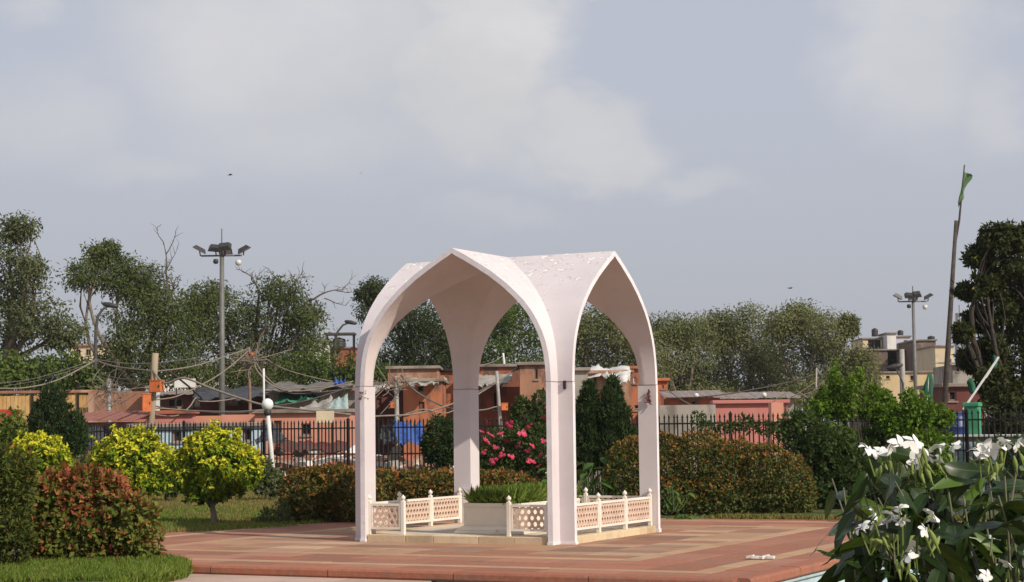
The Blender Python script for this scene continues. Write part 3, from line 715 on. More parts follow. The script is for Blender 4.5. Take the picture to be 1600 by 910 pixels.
# ---- shrubs and hedges of the garden
def shrub(name, label, cat, d, base, px, mat, n, leaf=(.075, .042), group=None, tip=None, seed=1, stem=0., inner=.3, amp=.16, k=7., out=1., up=.3, dd=None, deep=1., z0=-.02, droop=.12, flat=None, shell=.2, clump=(350, .4)):
    bl = blobs3(d, px, dd, seed, deep); b0 = at(base, 760, d); b0.z = z0; o0 = np.array(b0)
    root = thing(name, label, cat, b0, 0, group)
    vol = np.array([(r[0] * r[2] + r[0] * r[1] + r[1] * r[2]) for c, r in bl]); cnt = (n * vol / vol.sum()).astype(int)
    Ps, Os, Rs = [], [], []
    for i, (c, r) in enumerate(bl):
        dn = sphere_dirs(int(cnt[i] * 1.6)); w = wob(dn, k, amp, seed * 17 + i) * wob(dn, k * 2.6, amp * .6, seed * 31 + i)
        sh = 1 - shell * RNG.random(len(dn)) ** 1.5; inn = RNG.random(len(dn)) < inner
        sh = np.where(inn, RNG.uniform(.35, .85, len(dn)), sh)
        p = c + dn * r * (w * sh)[:, None]
        ok = p[:, 2] > z0 + .01
        for j, (c2, r2) in enumerate(bl):
            if j != i: ok &= ((((p - c2) / r2) ** 2).sum(1) > .55)
        ids = np.where(ok)[0][:cnt[i]]
        Ps.append(p[ids]); Os.append(nrm(dn[ids] / r * r.mean())); Rs.append((w * sh)[ids])
    P, O, R = np.concatenate(Ps), np.concatenate(Os), np.concatenate(Rs); nn = len(P)
    if clump:                                                    # leaves gather in tufts with gaps between
        C = P[RNG.choice(nn, min(clump[0], nn), replace=False)]; d2 = (P ** 2).sum(1)[:, None] - 2 * P @ C.T + (C ** 2).sum(1)[None]; near_ = C[d2.argmin(1)]
        P = P + (near_ - P) * clump[1] * np.array([1, 1, .8]); O = nrm(O + nrm(P - near_ + 1e-6) * .7)
    D = nrm(O * out + RNG.normal(size=(nn, 3)) * .65 + np.array([0, 0, up])); U = nrm(O + RNG.normal(size=(nn, 3)) * .45 + np.array([0, 0, .55]))
    sc = RNG.uniform(.6, 1.3, nn)
    t = tip(P, O, R) if tip else None
    leaves('foliage', P - o0, D, U, leaf[0] * sc, leaf[1] * sc, mat, root, t, droop=droop)
    r = random.Random(seed); mb = MB(); top = Vector(np.mean([c for c, _ in bl], 0))
    ns = 5 if not stem else 1
    for i in range(ns):
        s0 = Vector((r.uniform(-.15, .15), r.uniform(-.15, .15), -.03)) if not stem else Vector((0, 0, -.03))
        fk = Vector((s0.x * 1.3 + r.gauss(0, .03), s0.y * 1.3, max(.25, (top.z - z0) * .45))) if stem else None
        if stem:
            mb.tube(limb_path(s0, fk, .06, r, 5), [stem * (1.2 - .12 * j) for j in range(5)], 7)
            for c, rr in bl:
                for _ in range(3):
                    q = Vector(c) - b0 + Vector(sphere_dirs(1)[0]) * float(rr.mean()) * .6; mb.tube(limb_path(fk * r.uniform(.7, 1), q, .1, r, 5), [stem * .5 * (1 - .2 * j) for j in range(5)], 5)
        else:
            for c, rr in bl:
                q = Vector(c) - b0 + Vector(sphere_dirs(1)[0]) * float(rr.mean()) * .25
                s1 = Vector((q.x * .75 + s0.x, q.y * .75 + s0.y, -.03)); mb.tube(limb_path(s1, q, .08, r, 5), [.012 * (1 - .18 * j) for j in range(5)], 5)
    mb.build('stem', STEM if not stem else BARK, root, True)
    return root
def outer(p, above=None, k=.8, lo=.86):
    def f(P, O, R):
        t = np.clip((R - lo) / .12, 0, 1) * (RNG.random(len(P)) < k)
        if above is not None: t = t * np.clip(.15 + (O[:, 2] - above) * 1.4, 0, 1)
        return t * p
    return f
def patchy(seed, thr, amt, base=0., fr=2.2):
    a = np.random.default_rng(seed).normal(size=(5, 3)) * fr; ph = np.random.default_rng(seed + 1).uniform(0, 6, 5)
    def f(P, O, R):
        s = np.sin(P @ a.T + ph).mean(1); t = np.clip((s - thr) * 4, 0, 1) * amt + base
        return np.clip(t * (.35 + .65 * np.clip(O[:, 2] + .5, 0, 1)) * (RNG.random(len(P)) < .8) * np.clip((R - .6) / .3, 0, 1), 0, 1)
    return f
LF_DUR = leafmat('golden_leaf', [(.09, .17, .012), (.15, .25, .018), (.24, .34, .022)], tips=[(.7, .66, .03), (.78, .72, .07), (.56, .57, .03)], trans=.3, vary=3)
LF_COP = leafmat('copper_leaf', [(.06, .095, .016), (.11, .15, .025), (.18, .21, .04)], tips=[(.27, .04, .03), (.36, .09, .04), (.2, .028, .028), (.4, .2, .07), (.3, .06, .03)], trans=.22, vary=3)
LF_COPD = leafmat('bronze_leaf', [(.045, .065, .014), (.08, .095, .022), (.13, .13, .03)], tips=[(.36, .13, .035), (.38, .18, .05), (.3, .06, .03)], trans=.22, vary=3)
LF_IXO = leafmat('hedge_leaf', [(.035, .06, .014), (.065, .095, .022), (.11, .14, .035)], tips=[(.38, .13, .035), (.3, .13, .03), (.26, .18, .05)], trans=.2, vary=2)
LF_THU = leafmat('conifer_leaf', [(.014, .03, .01), (.026, .05, .014), (.045, .075, .02)], trans=.15, vary=3)
LF_BOU = leafmat('rose_bush_leaf', [(.025, .045, .014), (.045, .075, .02), (.075, .11, .03)], trans=.25, vary=2.5)
LF_VINE = leafmat('bright_climber_leaf', [(.06, .13, .012), (.11, .2, .02), (.17, .28, .03)], trans=.35, vary=2)
LF_LOWG = leafmat('dark_shrub_leaf', [(.02, .04, .012), (.04, .07, .018), (.07, .11, .03)], trans=.25, vary=2)  # dark green leaves shared by the low shrub and the fence vine

def coptip(P, O, R):
    hi = np.clip((P[:, 2] - .62) / .4, 0, 1); s_ = np.sin(P[:, 0] * 5.1 + 1.) * np.sin(P[:, 2] * 6.3 + P[:, 0] * 2.2)
    return np.clip(.12 + hi * .6 + np.clip(s_ - .1, 0, 1) * .55, 0, .92) * np.clip((R - .55) / .25, 0, 1)
shrub('hedge', 'tall green hedge with red shoot tips at the left edge', 'hedge', 22.6, 5, [(8, 745, 48, 50), (-10, 800, 60, 66), (14, 835, 40, 52), (-60, 780, 60, 90)], leafmat('green_hedge_leaf', [(.03, .06, .012), (.055, .095, .018), (.09, .14, .026)], tips=[(.34, .05, .03), (.4, .12, .04)], trans=.25, vary=3), 14000, (.075, .03), seed=21, tip=outer(.95, .35, .22), z0=.0, up=.5, dd=.25)
shrub('copperleaf_shrub', 'rounded copperleaf shrub with red and bronze leaves on the lower left lawn', 'shrub', 23.6, 150, [(105, 785, 52, 48), (150, 775, 48, 44), (95, 835, 46, 52), (150, 835, 58, 54), (205, 810, 34, 44), (212, 848, 32, 38), (65, 810, 30, 60)], LF_COP, 13000, (.085, .052), seed=22, tip=coptip, z0=.0, dd=.3, amp=.3, clump=(450, .45))
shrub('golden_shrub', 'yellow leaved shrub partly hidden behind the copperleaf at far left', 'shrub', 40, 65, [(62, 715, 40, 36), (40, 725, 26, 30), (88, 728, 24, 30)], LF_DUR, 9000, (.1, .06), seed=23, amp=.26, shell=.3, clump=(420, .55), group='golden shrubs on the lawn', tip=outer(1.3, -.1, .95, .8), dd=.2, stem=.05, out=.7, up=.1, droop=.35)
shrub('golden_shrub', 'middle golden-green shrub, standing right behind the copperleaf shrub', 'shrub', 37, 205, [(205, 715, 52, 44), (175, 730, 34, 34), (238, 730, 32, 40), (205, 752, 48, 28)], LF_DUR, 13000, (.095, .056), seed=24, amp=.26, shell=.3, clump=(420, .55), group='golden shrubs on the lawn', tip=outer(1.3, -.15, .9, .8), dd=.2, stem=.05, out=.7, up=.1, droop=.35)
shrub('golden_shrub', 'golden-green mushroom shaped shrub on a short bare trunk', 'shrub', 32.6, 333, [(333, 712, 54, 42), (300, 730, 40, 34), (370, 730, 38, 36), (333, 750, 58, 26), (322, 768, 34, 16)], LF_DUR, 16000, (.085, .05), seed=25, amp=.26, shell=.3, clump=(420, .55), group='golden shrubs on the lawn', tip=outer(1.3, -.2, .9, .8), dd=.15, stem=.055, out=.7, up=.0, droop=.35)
shrub('thuja', 'dark bushy conifer standing in front of the fence at left', 'conifer', 46, 85, [(82, 630, 20, 26), (80, 660, 34, 34), (85, 695, 46, 44), (118, 680, 18, 34), (85, 735, 44, 40)], LF_THU, 9000, (.16, .035), seed=26, up=1.2, out=.8, dd=.15)
shrub('hedge', 'rounded bronze hedge beside the left front leg of the pavilion', 'hedge', 33, 500, [(480, 775, 42, 44), (520, 770, 44, 42), (555, 775, 40, 44), (495, 798, 56, 26), (545, 800, 40, 24)], LF_COPD, 10000, (.08, .05), seed=27, tip=outer(.9, -.1, .62, .84), dd=.3)
shrub('hedge', 'bronze hedge behind the railing in the left arch', 'hedge', 36, 650, [(600, 770, 40, 36), (650, 768, 44, 32), (700, 768, 40, 34)], LF_COPD, 7000, (.085, .052), seed=28, tip=patchy(8, -.1, .9, .3), dd=.2)
shrub('hedge', 'low bronze hedge behind the tomb', 'hedge', 36, 780, [(745, 768, 36, 32), (790, 768, 38, 30), (822, 775, 24, 28)], LF_COPD, 5000, (.085, .052), seed=29, tip=outer(.9, -.2, .6, .84), dd=.2)
shrub('clipped_tree', 'small round dark clipped tree in front of the fence, left of the back leg', 'shrub', 42, 690, [(690, 685, 28, 32), (682, 700, 22, 24), (700, 706, 20, 22)], LF_THU, 5000, (.1, .035), seed=30, stem=.05, dd=.1)
rb = shrub('flowering_bush', 'bush full of pink flowers behind the tomb', 'shrub', 38, 810, [(790, 705, 40, 34), (830, 700, 40, 40), (800, 745, 52, 32), (850, 745, 30, 40), (770, 735, 26, 30), (825, 660, 26, 30), (850, 640, 20, 30), (815, 640, 14, 20)], LF_BOU, 9500, (.09, .05), seed=31, dd=.3, amp=.25, inner=.35)
for seed, lab, pxs in ((32, 'left of the two pointed conifers in the right arch', [(920, 614, 8, 17), (920, 632, 14, 24), (919, 662, 23, 36), (916, 702, 30, 42)]), (33, 'taller right one of the two pointed conifers in the right arch', [(957, 607, 8, 17), (957, 628, 15, 26), (958, 658, 25, 38), (962, 698, 35, 44), (990, 700, 14, 26)])):
    shrub('thuja', lab, 'conifer', 41, pxs[0][0], pxs, LF_THU, 8500, (.14, .032), seed=seed, up=1.3, out=.7, dd=.1, group='twin conifers', amp=.12)
def low(P, O, R): return np.clip((R - .86) / .12, 0, 1) * np.clip(O[:, 2] * 1.5 - .05, 0, 1) * (RNG.random(len(P)) < .75) + (RNG.random(len(P)) < .05) * .5
shrub('hedge', 'long dark hedge with rusty red top right of the pavilion', 'hedge', 34.4, 1130, [(985, 735, 42, 50), (1035, 728, 54, 54), (1095, 728, 56, 52), (1150, 738, 52, 50), (1200, 745, 44, 50), (1238, 758, 32, 46), (1050, 775, 70, 34), (1130, 778, 70, 34), (1200, 784, 60, 30), (1060, 790, 60, 24), (1240, 785, 36, 26)], LF_IXO, 42000, (.065, .036), seed=34, tip=low, dd=.25, clump=(1500, .4), amp=.13, shell=.14)
rr_ = random.Random(77); cb = [(1306, 600, 8, 28), (1290, 625, 10, 22), (1330, 605, 10, 18), (1362, 615, 12, 14), (1420, 622, 12, 12), (1345, 590, 6, 14)]
for _ in range(52):
    x_ = rr_.uniform(1282, 1474); cb.append((x_, rr_.uniform(620 + abs(x_ - 1340) * .16, 770), rr_.uniform(14, 27), rr_.uniform(12, 22)))
shrub('climber', 'tall bright green climbing bush over the fence at right', 'shrub', 40, 1360, cb, LF_VINE, 26000, (.1, .065), seed=35, dd=.5, amp=.35, inner=.3, up=.1, clump=(1000, .45), shell=.35)
shrub('leafy_shrub', 'dark leafy shrub between the long hedge and the climber', 'shrub', 36, 1290, [(1265, 690, 36, 36), (1300, 720, 40, 50), (1340, 745, 50, 50), (1300, 770, 50, 36), (1380, 770, 50, 40), (1245, 665, 24, 22)], LF_LOWG, 14000, (.1, .055), seed=36, dd=.3, clump=(600, .5), amp=.35, inner=.35)
shrub('fence_vine', 'thin green vine straggling along the fence above the long hedge', 'vine', 45.5, 1130, [(1090, 655, 12, 10), (1110, 668, 20, 10), (1140, 668, 18, 9), (1165, 662, 14, 12), (1200, 668, 26, 12), (1225, 680, 20, 16)], LF_LOWG, 1300, (.1, .055), seed=37, dd=.1, amp=.5, clump=(90, .5))
shrub('weed', 'small grey green weed clump beside the left bronze hedge', 'plant', 32.4, 430, [(420, 808, 16, 14), (440, 800, 12, 18), (410, 818, 18, 8), (446, 815, 12, 9)], LF_GREY, 700, (.07, .025), seed=38, up=1., dd=.1, inner=.6)
shrub('leafy_shrub', 'young dark shrub with reddish leaves by the fence at far left', 'shrub', 44, 20, [(18, 668, 20, 26), (8, 700, 26, 30), (30, 700, 20, 22)], LF_COP, 2500, (.11, .07), seed=39, dd=.2, amp=.3)
for seed, lab, bb in ((40, 'grey green shrub at the fence between the first two golden shrubs', [(128, 740, 22, 24), (150, 752, 18, 20)]), (41, 'grey green shrub between the middle and mushroom shaped golden shrubs', [(265, 745, 20, 30)]), (42, 'grey green shrub behind the white garden lamp', [(410, 745, 18, 26), (428, 755, 14, 20)])):
    shrub('leafy_shrub', lab, 'shrub', 43, bb[0][0], bb, LF_GREY, 1200, (.12, .06), seed=seed, dd=.2, group='grey green shrubs at the fence')

# pink flowers on the bush, white flowers elsewhere
PINKF = surf('pink_petal', (.42, .025, .07), (.55, .07, .13), 9, rough=.6)
def flowers(root, P, size, mat, name, petals=5, seed=1):
    r = random.Random(seed); mb = MB()
    for j in range(5):
        c = Vector((r.gauss(0, .4), r.gauss(0, .4), r.gauss(0, .3))) * size
        for k in range(petals):
            a = 2 * math.pi * k / petals + j; q = Vector((math.cos(a), math.sin(a), .35)); s = Vector((-math.sin(a), math.cos(a), 0))
            mb.poly([c, c + q * size * .3 + s * size * .2, c + q * size * .5, c + q * size * .3 - s * size * .2], [(0, 1, 2, 3)])
    me = mb.mesh(name, mat)
    for p in P:
        o = put(name, me, root, Vector(p) - root.location); o.rotation_euler = (r.uniform(-1.3, -.4), r.uniform(-.5, .5), r.uniform(0, 6)); o.scale = [r.uniform(.7, 1.3)] * 3
fp = []
for x, y in ((752, 675), (760, 690), (768, 682), (775, 700), (784, 678), (790, 690), (800, 715), (806, 700), (812, 695), (823, 706), (832, 698), (845, 712), (840, 730), (856, 718), (770, 722), (830, 722), (795, 665), (818, 678), (850, 690), (765, 745), (838, 750), (812, 742), (756, 708), (826, 668), (783, 712), (850, 655), (856, 640), (760, 660)):
    fp.append(at(x, y, 37.0 + random.uniform(-.1, .3)))
flowers(rb, fp, .1, PINKF, 'flower', seed=4)

# broad leaved plants
BROAD = leafmat('broad_leaf', [(.045, .1, .02), (.075, .15, .03), (.11, .2, .045)], trans=.3, rough=.4, vary=4)
def leaf_blade(L, W, bend=.25, n=7, fold=.2, wave=0.):
    """one broad leaf along +x with a folded midrib and curved tip"""
    mb = MB(); cols = (1, .55, .07, 0, -.07, -.55, -1); q = len(cols)
    for i in range(n):
        t = i / (n - 1); w = W * .5 * (math.sin(math.pi * min(1, t ** .8)) ** .75 if 0 < t < 1 else .02)
        z = -bend * L * t * t; x = L * t; e = wave * math.sin(t * 13)
        for c in cols: mb.v.append((x - (.04 * L * abs(c) if 0 < t < 1 else 0), w * c, z + w * fold * abs(c) ** 1.3 + e * (1 if c > 0 else -1) * abs(c) + .0012 * math.sin(t * 40) * abs(c)))
    for i in range(n - 1):
        for j in range(q - 1): a = i * q + j; mb.f.append((a, a + 1, a + q + 1, a + q))
    return mb
def rib(me):
    a = me.attributes.new('tip', 'FLOAT', 'POINT'); a.data.foreach_set('value', [1. if k % 7 == 3 else 0. for k in range(len(me.vertices))]); return me
def broad_plant(name, label, d, px, py, n, spread, h, L, seed, group=None):
    r = random.Random(seed); b0 = at(px, py, d); root = thing(name, label, 'plant', b0, 0, group)
    mes = [leaf_blade(L, L * .55, b, fold=.15).mesh('leaf', BROAD, True) for b in (.15, .3, .5)]
    st = MB()
    for i in range(n):
        a = r.uniform(0, 6.28); q = Vector((r.gauss(0, 1) * spread, r.gauss(0, .5) * spread * .6, r.uniform(.25, 1) * h))
        o = put('leaf', r.choice(mes), root, q); o.rotation_euler = (r.uniform(-.4, .4), r.uniform(-.2, .9), a); o.scale = [r.uniform(.6, 1.2)] * 3
        st.tube(limb_path((q.x * .3, q.y * .3, -.05), q, .08, r, 4), .008, 4)
    st.build('stem', surf('green_stem', (.08, .13, .04)), root)
broad_plant('broadleaf_plant', 'large leaved plant behind the right railing', 34.5, 925, 800, 70, .34, 1.02, .26, 3)
broad_plant('broadleaf_plant', 'small round leaved plant growing out of the hedge beside the right leg', 33.2, 1052, 795, 22, .14, .42, .13, 5)
broad_plant('broadleaf_plant', 'low bright leaves at the foot of the long hedge', 32.3, 1070, 812, 26, .22, .1, .13, 6)
broad_plant('broadleaf_plant', 'pale lily leaves beside the right front leg of the pavilion', 35, 868, 780, 12, .1, .6, .24, 7)

# ================================================================ FENCE
IRON = surf('black_iron', (.012, .011, .011), (.02, .019, .018), 8, rough=.7)
FY = 19.8
def fence():
    pk = MB(); t = .0145
    pk.box(-t, t, -t, t, -.05, 1.93); pk.poly([(-.032, 0, 1.935), (0, -.016, 1.955), (.032, 0, 1.935), (0, .014, 1.955), (0, 0, 2.04), (0, 0, 1.91)], [(0, 1, 4), (1, 2, 4), (2, 3, 4), (3, 0, 4), (1, 0, 5), (2, 1, 5), (3, 2, 5), (0, 3, 5)])
    me = pk.mesh('picket', IRON)
    po = MB(); po.box(-.035, .035, -.035, .035, -.1, 2.0); po.poly([(-.05, -.05, 2.0), (.05, -.05, 2.0), (.05, .05, 2.0), (-.05, .05, 2.0), (0, 0, 2.09)], [(0, 1, 4), (1, 2, 4), (2, 3, 4), (3, 0, 4), (3, 2, 1, 0)]); pom = po.mesh('post', IRON)
    secs = [(-29.6, -21.0, 'stretch of black iron fence behind the conifer and golden shrubs at left'), (-21.0, -12.4, 'stretch of black iron fence left of and through the left arch'), (-12.4, -3.8, 'stretch of black iron fence behind the right half of the pavilion and long hedge'), (-3.8, 5.2, 'stretch of black iron fence in front of the green pillar at right')]
    for a, b, lab in secs:
        root = thing('iron_fence', lab, 'fence', G(a, FY, -.1), TH, 'black iron fence round the garden'); w = b - a; n = int(w / .128)
        for i in range(1, n):
            o = put('picket', me, root, (w * i / n, 0, 0)); o.rotation_euler = (random.gauss(0, .006), random.gauss(0, .006), 0)
        for z in (.25, 1.05, 1.78): MB().box(.04, w - .04, -.018, .018, z - .02, z + .02).build('rail', IRON, root)
        for x in (0, w / 3, 2 * w / 3): put('post', pom, root, (x, .06, 0))
fence()

# ================================================================ BUILDINGS BEYOND THE FENCE
def wallmat(name, c, k=.75, stain=(.11, .07, .055), amt=(.47, .66), s=.9):
    return surf(name, c, tuple(v * k for v in c), s, bump=.35, bscale=6, c3=stain, s3=1.1, t3=amt, stretch=(1, 1, .45))
W_ORANGE = wallmat('orange_plaster', (.48, .17, .085), .7)
W_RED = wallmat('brick_red_plaster', (.4, .125, .075), .65)
W_TAN = wallmat('weathered_tan_plaster', (.4, .21, .13), .7, (.16, .09, .07), (.45, .6))
W_BRICK = wallmat('bare_brickwork', (.33, .16, .1), .7, (.42, .28, .2), (.45, .62), 3)
W_MAROON = wallmat('maroon_wall', (.15, .05, .045), .8)
W_SALMON = wallmat('salmon_plaster', (.58, .27, .19), .85, (.4, .17, .12), (.6, .75))
W_PINKW = wallmat('pink_plaster', (.5, .2, .17), .9, (.35, .14, .12), (.6, .75))
W_GREY = wallmat('grey_cement', (.36, .33, .29), .7, (.16, .14, .12))
W_WHITE = wallmat('whitewash', (.72, .71, .68), .85, (.45, .43, .4), (.6, .78))
W_CREAM = wallmat('cream_plaster', (.62, .52, .36), .85, (.4, .3, .2), (.6, .75))
W_YELLOW = wallmat('yellow_plaster', (.58, .45, .26), .85, (.36, .25, .15), (.55, .7))
W_BROWN = wallmat('brown_brick_wall', (.16, .115, .095), .75, (.23, .18, .15), (.5, .7), 1.4)
W_BLUEW = wallmat('pale_blue_wall', (.45, .58, .66), .85, (.3, .36, .38), (.6, .75))
W_LILAC = wallmat('pale_lilac_wall', (.5, .5, .62), .85)
SLAB = wallmat('roof_slab_cement', (.3, .25, .21), .75, (.15, .12, .1))
TINROOF = surf('rusty_sheet_metal', (.24, .2, .18), (.34, .29, .26), 3, rough=.6, metal=.3, c3=(.2, .09, .05), s3=5, t3=(.5, .65))
WOODD = surf('weathered_wood', (.16, .11, .08), (.25, .19, .15), 6, bump=.4)
DARKW = surf('near_black_panel', (.015, .013, .013), (.03, .025, .022), 5, rough=.9)  # near-black: shade of unlit interiors put into the colour; also one roof
GLASSW = surf('dusty_window_glass', (.06, .07, .08), (.1, .11, .12), 3, rough=.2, spec=.6)
PALEFR = surf('pale_window_frame', (.6, .56, .5), (.5, .45, .4), 8)
DOORM = surf('brown_door_paint', (.13, .06, .045), (.18, .09, .06), 5)
TARPD0 = surf('dark_canopy_sheet', (.05, .045, .045), (.08, .075, .07), 2)
def house(name, label, px0, px1, top, d, depth, wall, cat='house', wins=(), doors=(), yaw=0., roof='slab', parapet=0., z0=.35, roofm=None, side=None, group=None, plinth=None):
    """box house: front wall with real openings; wins are (px0, px1, py0, py1[, kind])"""
    a, b = at(px0, top, d), at(px1, top, d); W = (b - a).length; H = (a.z + b.z) / 2 - z0
    c = Vector(((a.x + b.x) / 2, d, z0)); root = thing(name, label, cat, c, yaw, group)
    def lx(px): return (px - px0) / (px1 - px0) * W - W / 2
    def lz(py): return H - (py - top) * d / F
    ops = [(lx(w[0]), lx(w[1]), lz(w[3]), lz(w[2]), w[4] if len(w) > 4 else 'glass') for w in wins] + [(lx(w[0]), lx(w[1]), max(.02, lz(w[3])), lz(w[2]), 'door') for w in doors]
    xs = sorted({-W / 2, W / 2, *[o[0] for o in ops], *[o[1] for o in ops]}); zs = sorted({0, H, *[o[2] for o in ops], *[o[3] for o in ops]})
    mb = MB()
    for i in range(len(xs) - 1):
        for j in range(len(zs) - 1):
            mx, mz = (xs[i] + xs[i + 1]) / 2, (zs[j] + zs[j + 1]) / 2
            if any(o[0] < mx < o[1] and o[2] < mz < o[3] for o in ops): continue
            mb.poly([(xs[i], 0, zs[j]), (xs[i + 1], 0, zs[j]), (xs[i + 1], 0, zs[j + 1]), (xs[i], 0, zs[j + 1])], [(0, 1, 2, 3)])
    for x0, x1, za, zb, k in ops:
        e = .16; mb.poly([(x0, 0, za), (x1, 0, za), (x1, 0, zb), (x0, 0, zb), (x0, e, za), (x1, e, za), (x1, e, zb), (x0, e, zb)], [(0, 4, 5, 1), (1, 5, 6, 2), (2, 6, 7, 3), (3, 7, 4, 0)])
    mb.poly([(-W / 2, 0, 0), (W / 2, 0, 0), (W / 2, depth, 0), (-W / 2, depth, 0), (-W / 2, 0, H), (W / 2, 0, H), (W / 2, depth, H), (-W / 2, depth, H)], [(1, 2, 6, 5), (2, 3, 7, 6), (3, 0, 4, 7), (4, 5, 6, 7)])
    mb.build('wall', wall, root)
    for x0, x1, za, zb, k in ops:
        if k == 'door':
            o = MB().box(x0 + .02, x1 - .02, .1, .15, za, zb - .02).build('door', DOORM, root); hx = x1 - .1
            MB().box(hx - .02, hx + .02, .07, .1, za + .8, za + .95).build('handle', IRON, o)
        else:
            o = MB().box(x0 + .03, x1 - .03, .12, .14, za + .03, zb - .03).build('window', DARKW if k == 'dark' else (PALEFR if k == 'white' else GLASSW), root)
            f = MB(); t = .045; f.box(x0, x0 + t, .05, .12, za, zb); f.box(x1 - t, x1, .05, .12, za, zb); f.box(x0 + t, x1 - t, .05, .12, za, za + t); f.box(x0 + t, x1 - t, .05, .12, zb - t, zb)
            if x1 - x0 > .35: f.box((x0 + x1) / 2 - .02, (x0 + x1) / 2 + .02, .055, .12, za + t, zb - t)
            f.build('frame', PALEFR if k != 'dark' else WOODD, o)
            MB().box(x0 - .05, x1 + .05, -.06, .0 - .002, za - .07, za - .01).build('sill', SLAB, o)
    if roof == 'slab':
        MB().bevbox(-W / 2 - .12, W / 2 + .12, -.18, depth + .12, H + .002, H + .14, .02).build('roof', roofm or SLAB, root)
        if parapet:
            p = MB()
            for x0, x1, y0, y1 in ((-W / 2, W / 2, .0, .14), (-W / 2, -W / 2 + .14, .14, depth), (W / 2 - .14, W / 2, .14, depth)): p.box(x0, x1, y0, y1, H + .142, H + .142 + parapet)
            p.build('parapet', wall, root)
    elif roof == 'tin':
        n = max(4, int(W / .5)); w = (W + .5) / n
        for i in range(n):
            q = MB(); x0 = -W / 2 - .25 + i * w; zz = random.uniform(0, .04); k = 5
            for s in range(k + 1):
                xx = x0 + (w * 1.06) * s / k; e = .02 * (s % 2)
                q.v += [(xx, -.45, H + .02 + zz + e), (xx, depth + .1, H + .35 + zz + e), (xx, -.45, H + .004 + zz + e), (xx, depth + .1, H + .334 + zz + e)]
            for s in range(k):
                a_ = s * 4; q.f += [(a_, a_ + 4, a_ + 5, a_ + 1), (a_ + 2, a_ + 3, a_ + 7, a_ + 6), (a_, a_ + 2, a_ + 6, a_ + 4)]
            q.build('roof_sheet', roofm or TINROOF, root)
    return root
HG = 'huts beyond the fence'
# left: yellow fence, brick wall, sheds
PLANK = per_piece('yellow_plank', [(.5, .3, .1), (.58, .38, .15), (.42, .22, .08), (.56, .34, .13)], dirt=(.2, .1, .05), dirt_amt=.6, dscale=3)
b_ = base_at(55, 640, 73, .3) if 'base_at' in globals() else Vector((at(55, 640, 73).x, 73, .3)); bw = thing('plank_wall', 'yellow plank wall behind the conifer at far left', 'wall', b_); H_ = at(55, 617, 73).z - .3
for i in range(36):
    x_ = -2.7 + i * .15; MB().box(-.068, .068, -.02, .02, 0, H_ + random.uniform(-.05, .03)).build('plank', PLANK, bw, loc=(x_, random.uniform(-.008, .008), 0))
for z_ in (.4, H_ - .2): MB().box(-2.8, 2.7, .03, .09, z_ - .05, z_ + .05).build('rail', WOODD, bw)
for x_ in (-1.9, -.1, 1.7): MB().box(x_ - .04, x_ + .04, -.09, -.03, -.1, H_ + .45).build('post', IRON, bw)
MB().bevbox(-2.8, 2.8, -.12, .3, H_ + .04, H_ + .16, .02).build('coping', W_BRICK, bw)
house('brick_wall', 'broken bare brick wall behind the tangled cable post', 138, 240, 612, 72, .4, W_BRICK, 'wall', roof='none')
house('gate_pier', 'peeling whitewashed pier at the end of the brick wall', 232, 246, 608, 71, .5, W_WHITE, 'pier')
house('shed', 'low red roofed shed left of the wooden pole', 108, 205, 660, 62, 3, W_TAN, 'shed', roof='tin', roofm=surf('red_sheet_roof', (.22, .08, .06), (.28, .12, .09), 3), wins=((150, 168, 668, 684, 'dark'),))
house('compound_wall', 'salmon compound wall with dark red coping right of the wooden pole', 190, 302, 648, 66, .5, W_PINKW, 'wall', roofm=W_RED)
house('compound_wall', 'short salmon wall between the compound wall and floodlight mast', 300, 346, 650, 67, .6, W_SALMON, 'wall', roof='none')
house('compound_wall', 'salmon wall running right from the floodlight mast', 346, 412, 648, 68, .6, W_SALMON, 'wall', roof='none')
house('hut', 'pale blue walled hut low behind the golden shrubs', 205, 398, 668, 60, 2, W_BLUEW, 'hut', wins=((270, 284, 672, 690, 'dark'), (380, 392, 670, 690, 'dark')))
house('salmon_house', 'salmon house with a dark door behind the fence left of the pavilion', 398, 548, 646, 66, 4, W_SALMON, doors=((428, 440, 657, 712),), parapet=.0, yaw=.0, wins=((470, 486, 662, 680, 'dark'),))
house('shack', 'dark tin roofed shack behind the floodlight mast', 248, 412, 618, 84, 5, W_MAROON, 'shack', roof='tin', wins=((262, 285, 622, 636, 'dark'), (300, 312, 618, 634, 'white'), (352, 372, 615, 632, 'white'), (378, 398, 620, 628)), group=HG)
house('shack', 'tarpaulin covered shack left of the pavilion', 420, 560, 612, 80, 5, W_GREY, 'shack', roof='tin', wins=((488, 500, 630, 645, 'dark'),), group=HG)
house('shack', 'maroon shack just inside the left arch', 555, 634, 606, 82, 5, W_MAROON, 'shack', roof='tin', group=HG, doors=((588, 596, 622, 660),))
house('brick_house', 'orange hut with a small brown shutter in the left arch', 630, 690, 597, 79, 5, W_ORANGE, 'house', wins=((652, 662, 602, 612, 'dark'),), doors=((654, 663, 628, 643),), group=HG)
house('upper_room', 'bare brick upper room above the orange hut', 606, 684, 577, 83, 4, W_BRICK, 'hut', group=HG, roofm=SLAB)
house('brick_house', 'orange house with a white window beside the back leg', 686, 748, 581, 86, 6, W_ORANGE, 'house', wins=((694, 702, 587, 597, 'white'), (688, 694, 620, 640, 'dark')), group=HG, roofm=DARKW)
house('brick_house', 'red house under a grey tin awning right of the back leg', 738, 815, 574, 85, 6, W_RED, 'house', group=HG, wins=((770, 776, 612, 640, 'dark'), (786, 792, 590, 596, 'dark')))
house('tower_house', 'narrow tan house with a tall slit window behind the pink flowers', 812, 856, 571, 79, 5, W_TAN, 'house', wins=((835, 840, 577, 593, 'dark'),), group=HG)
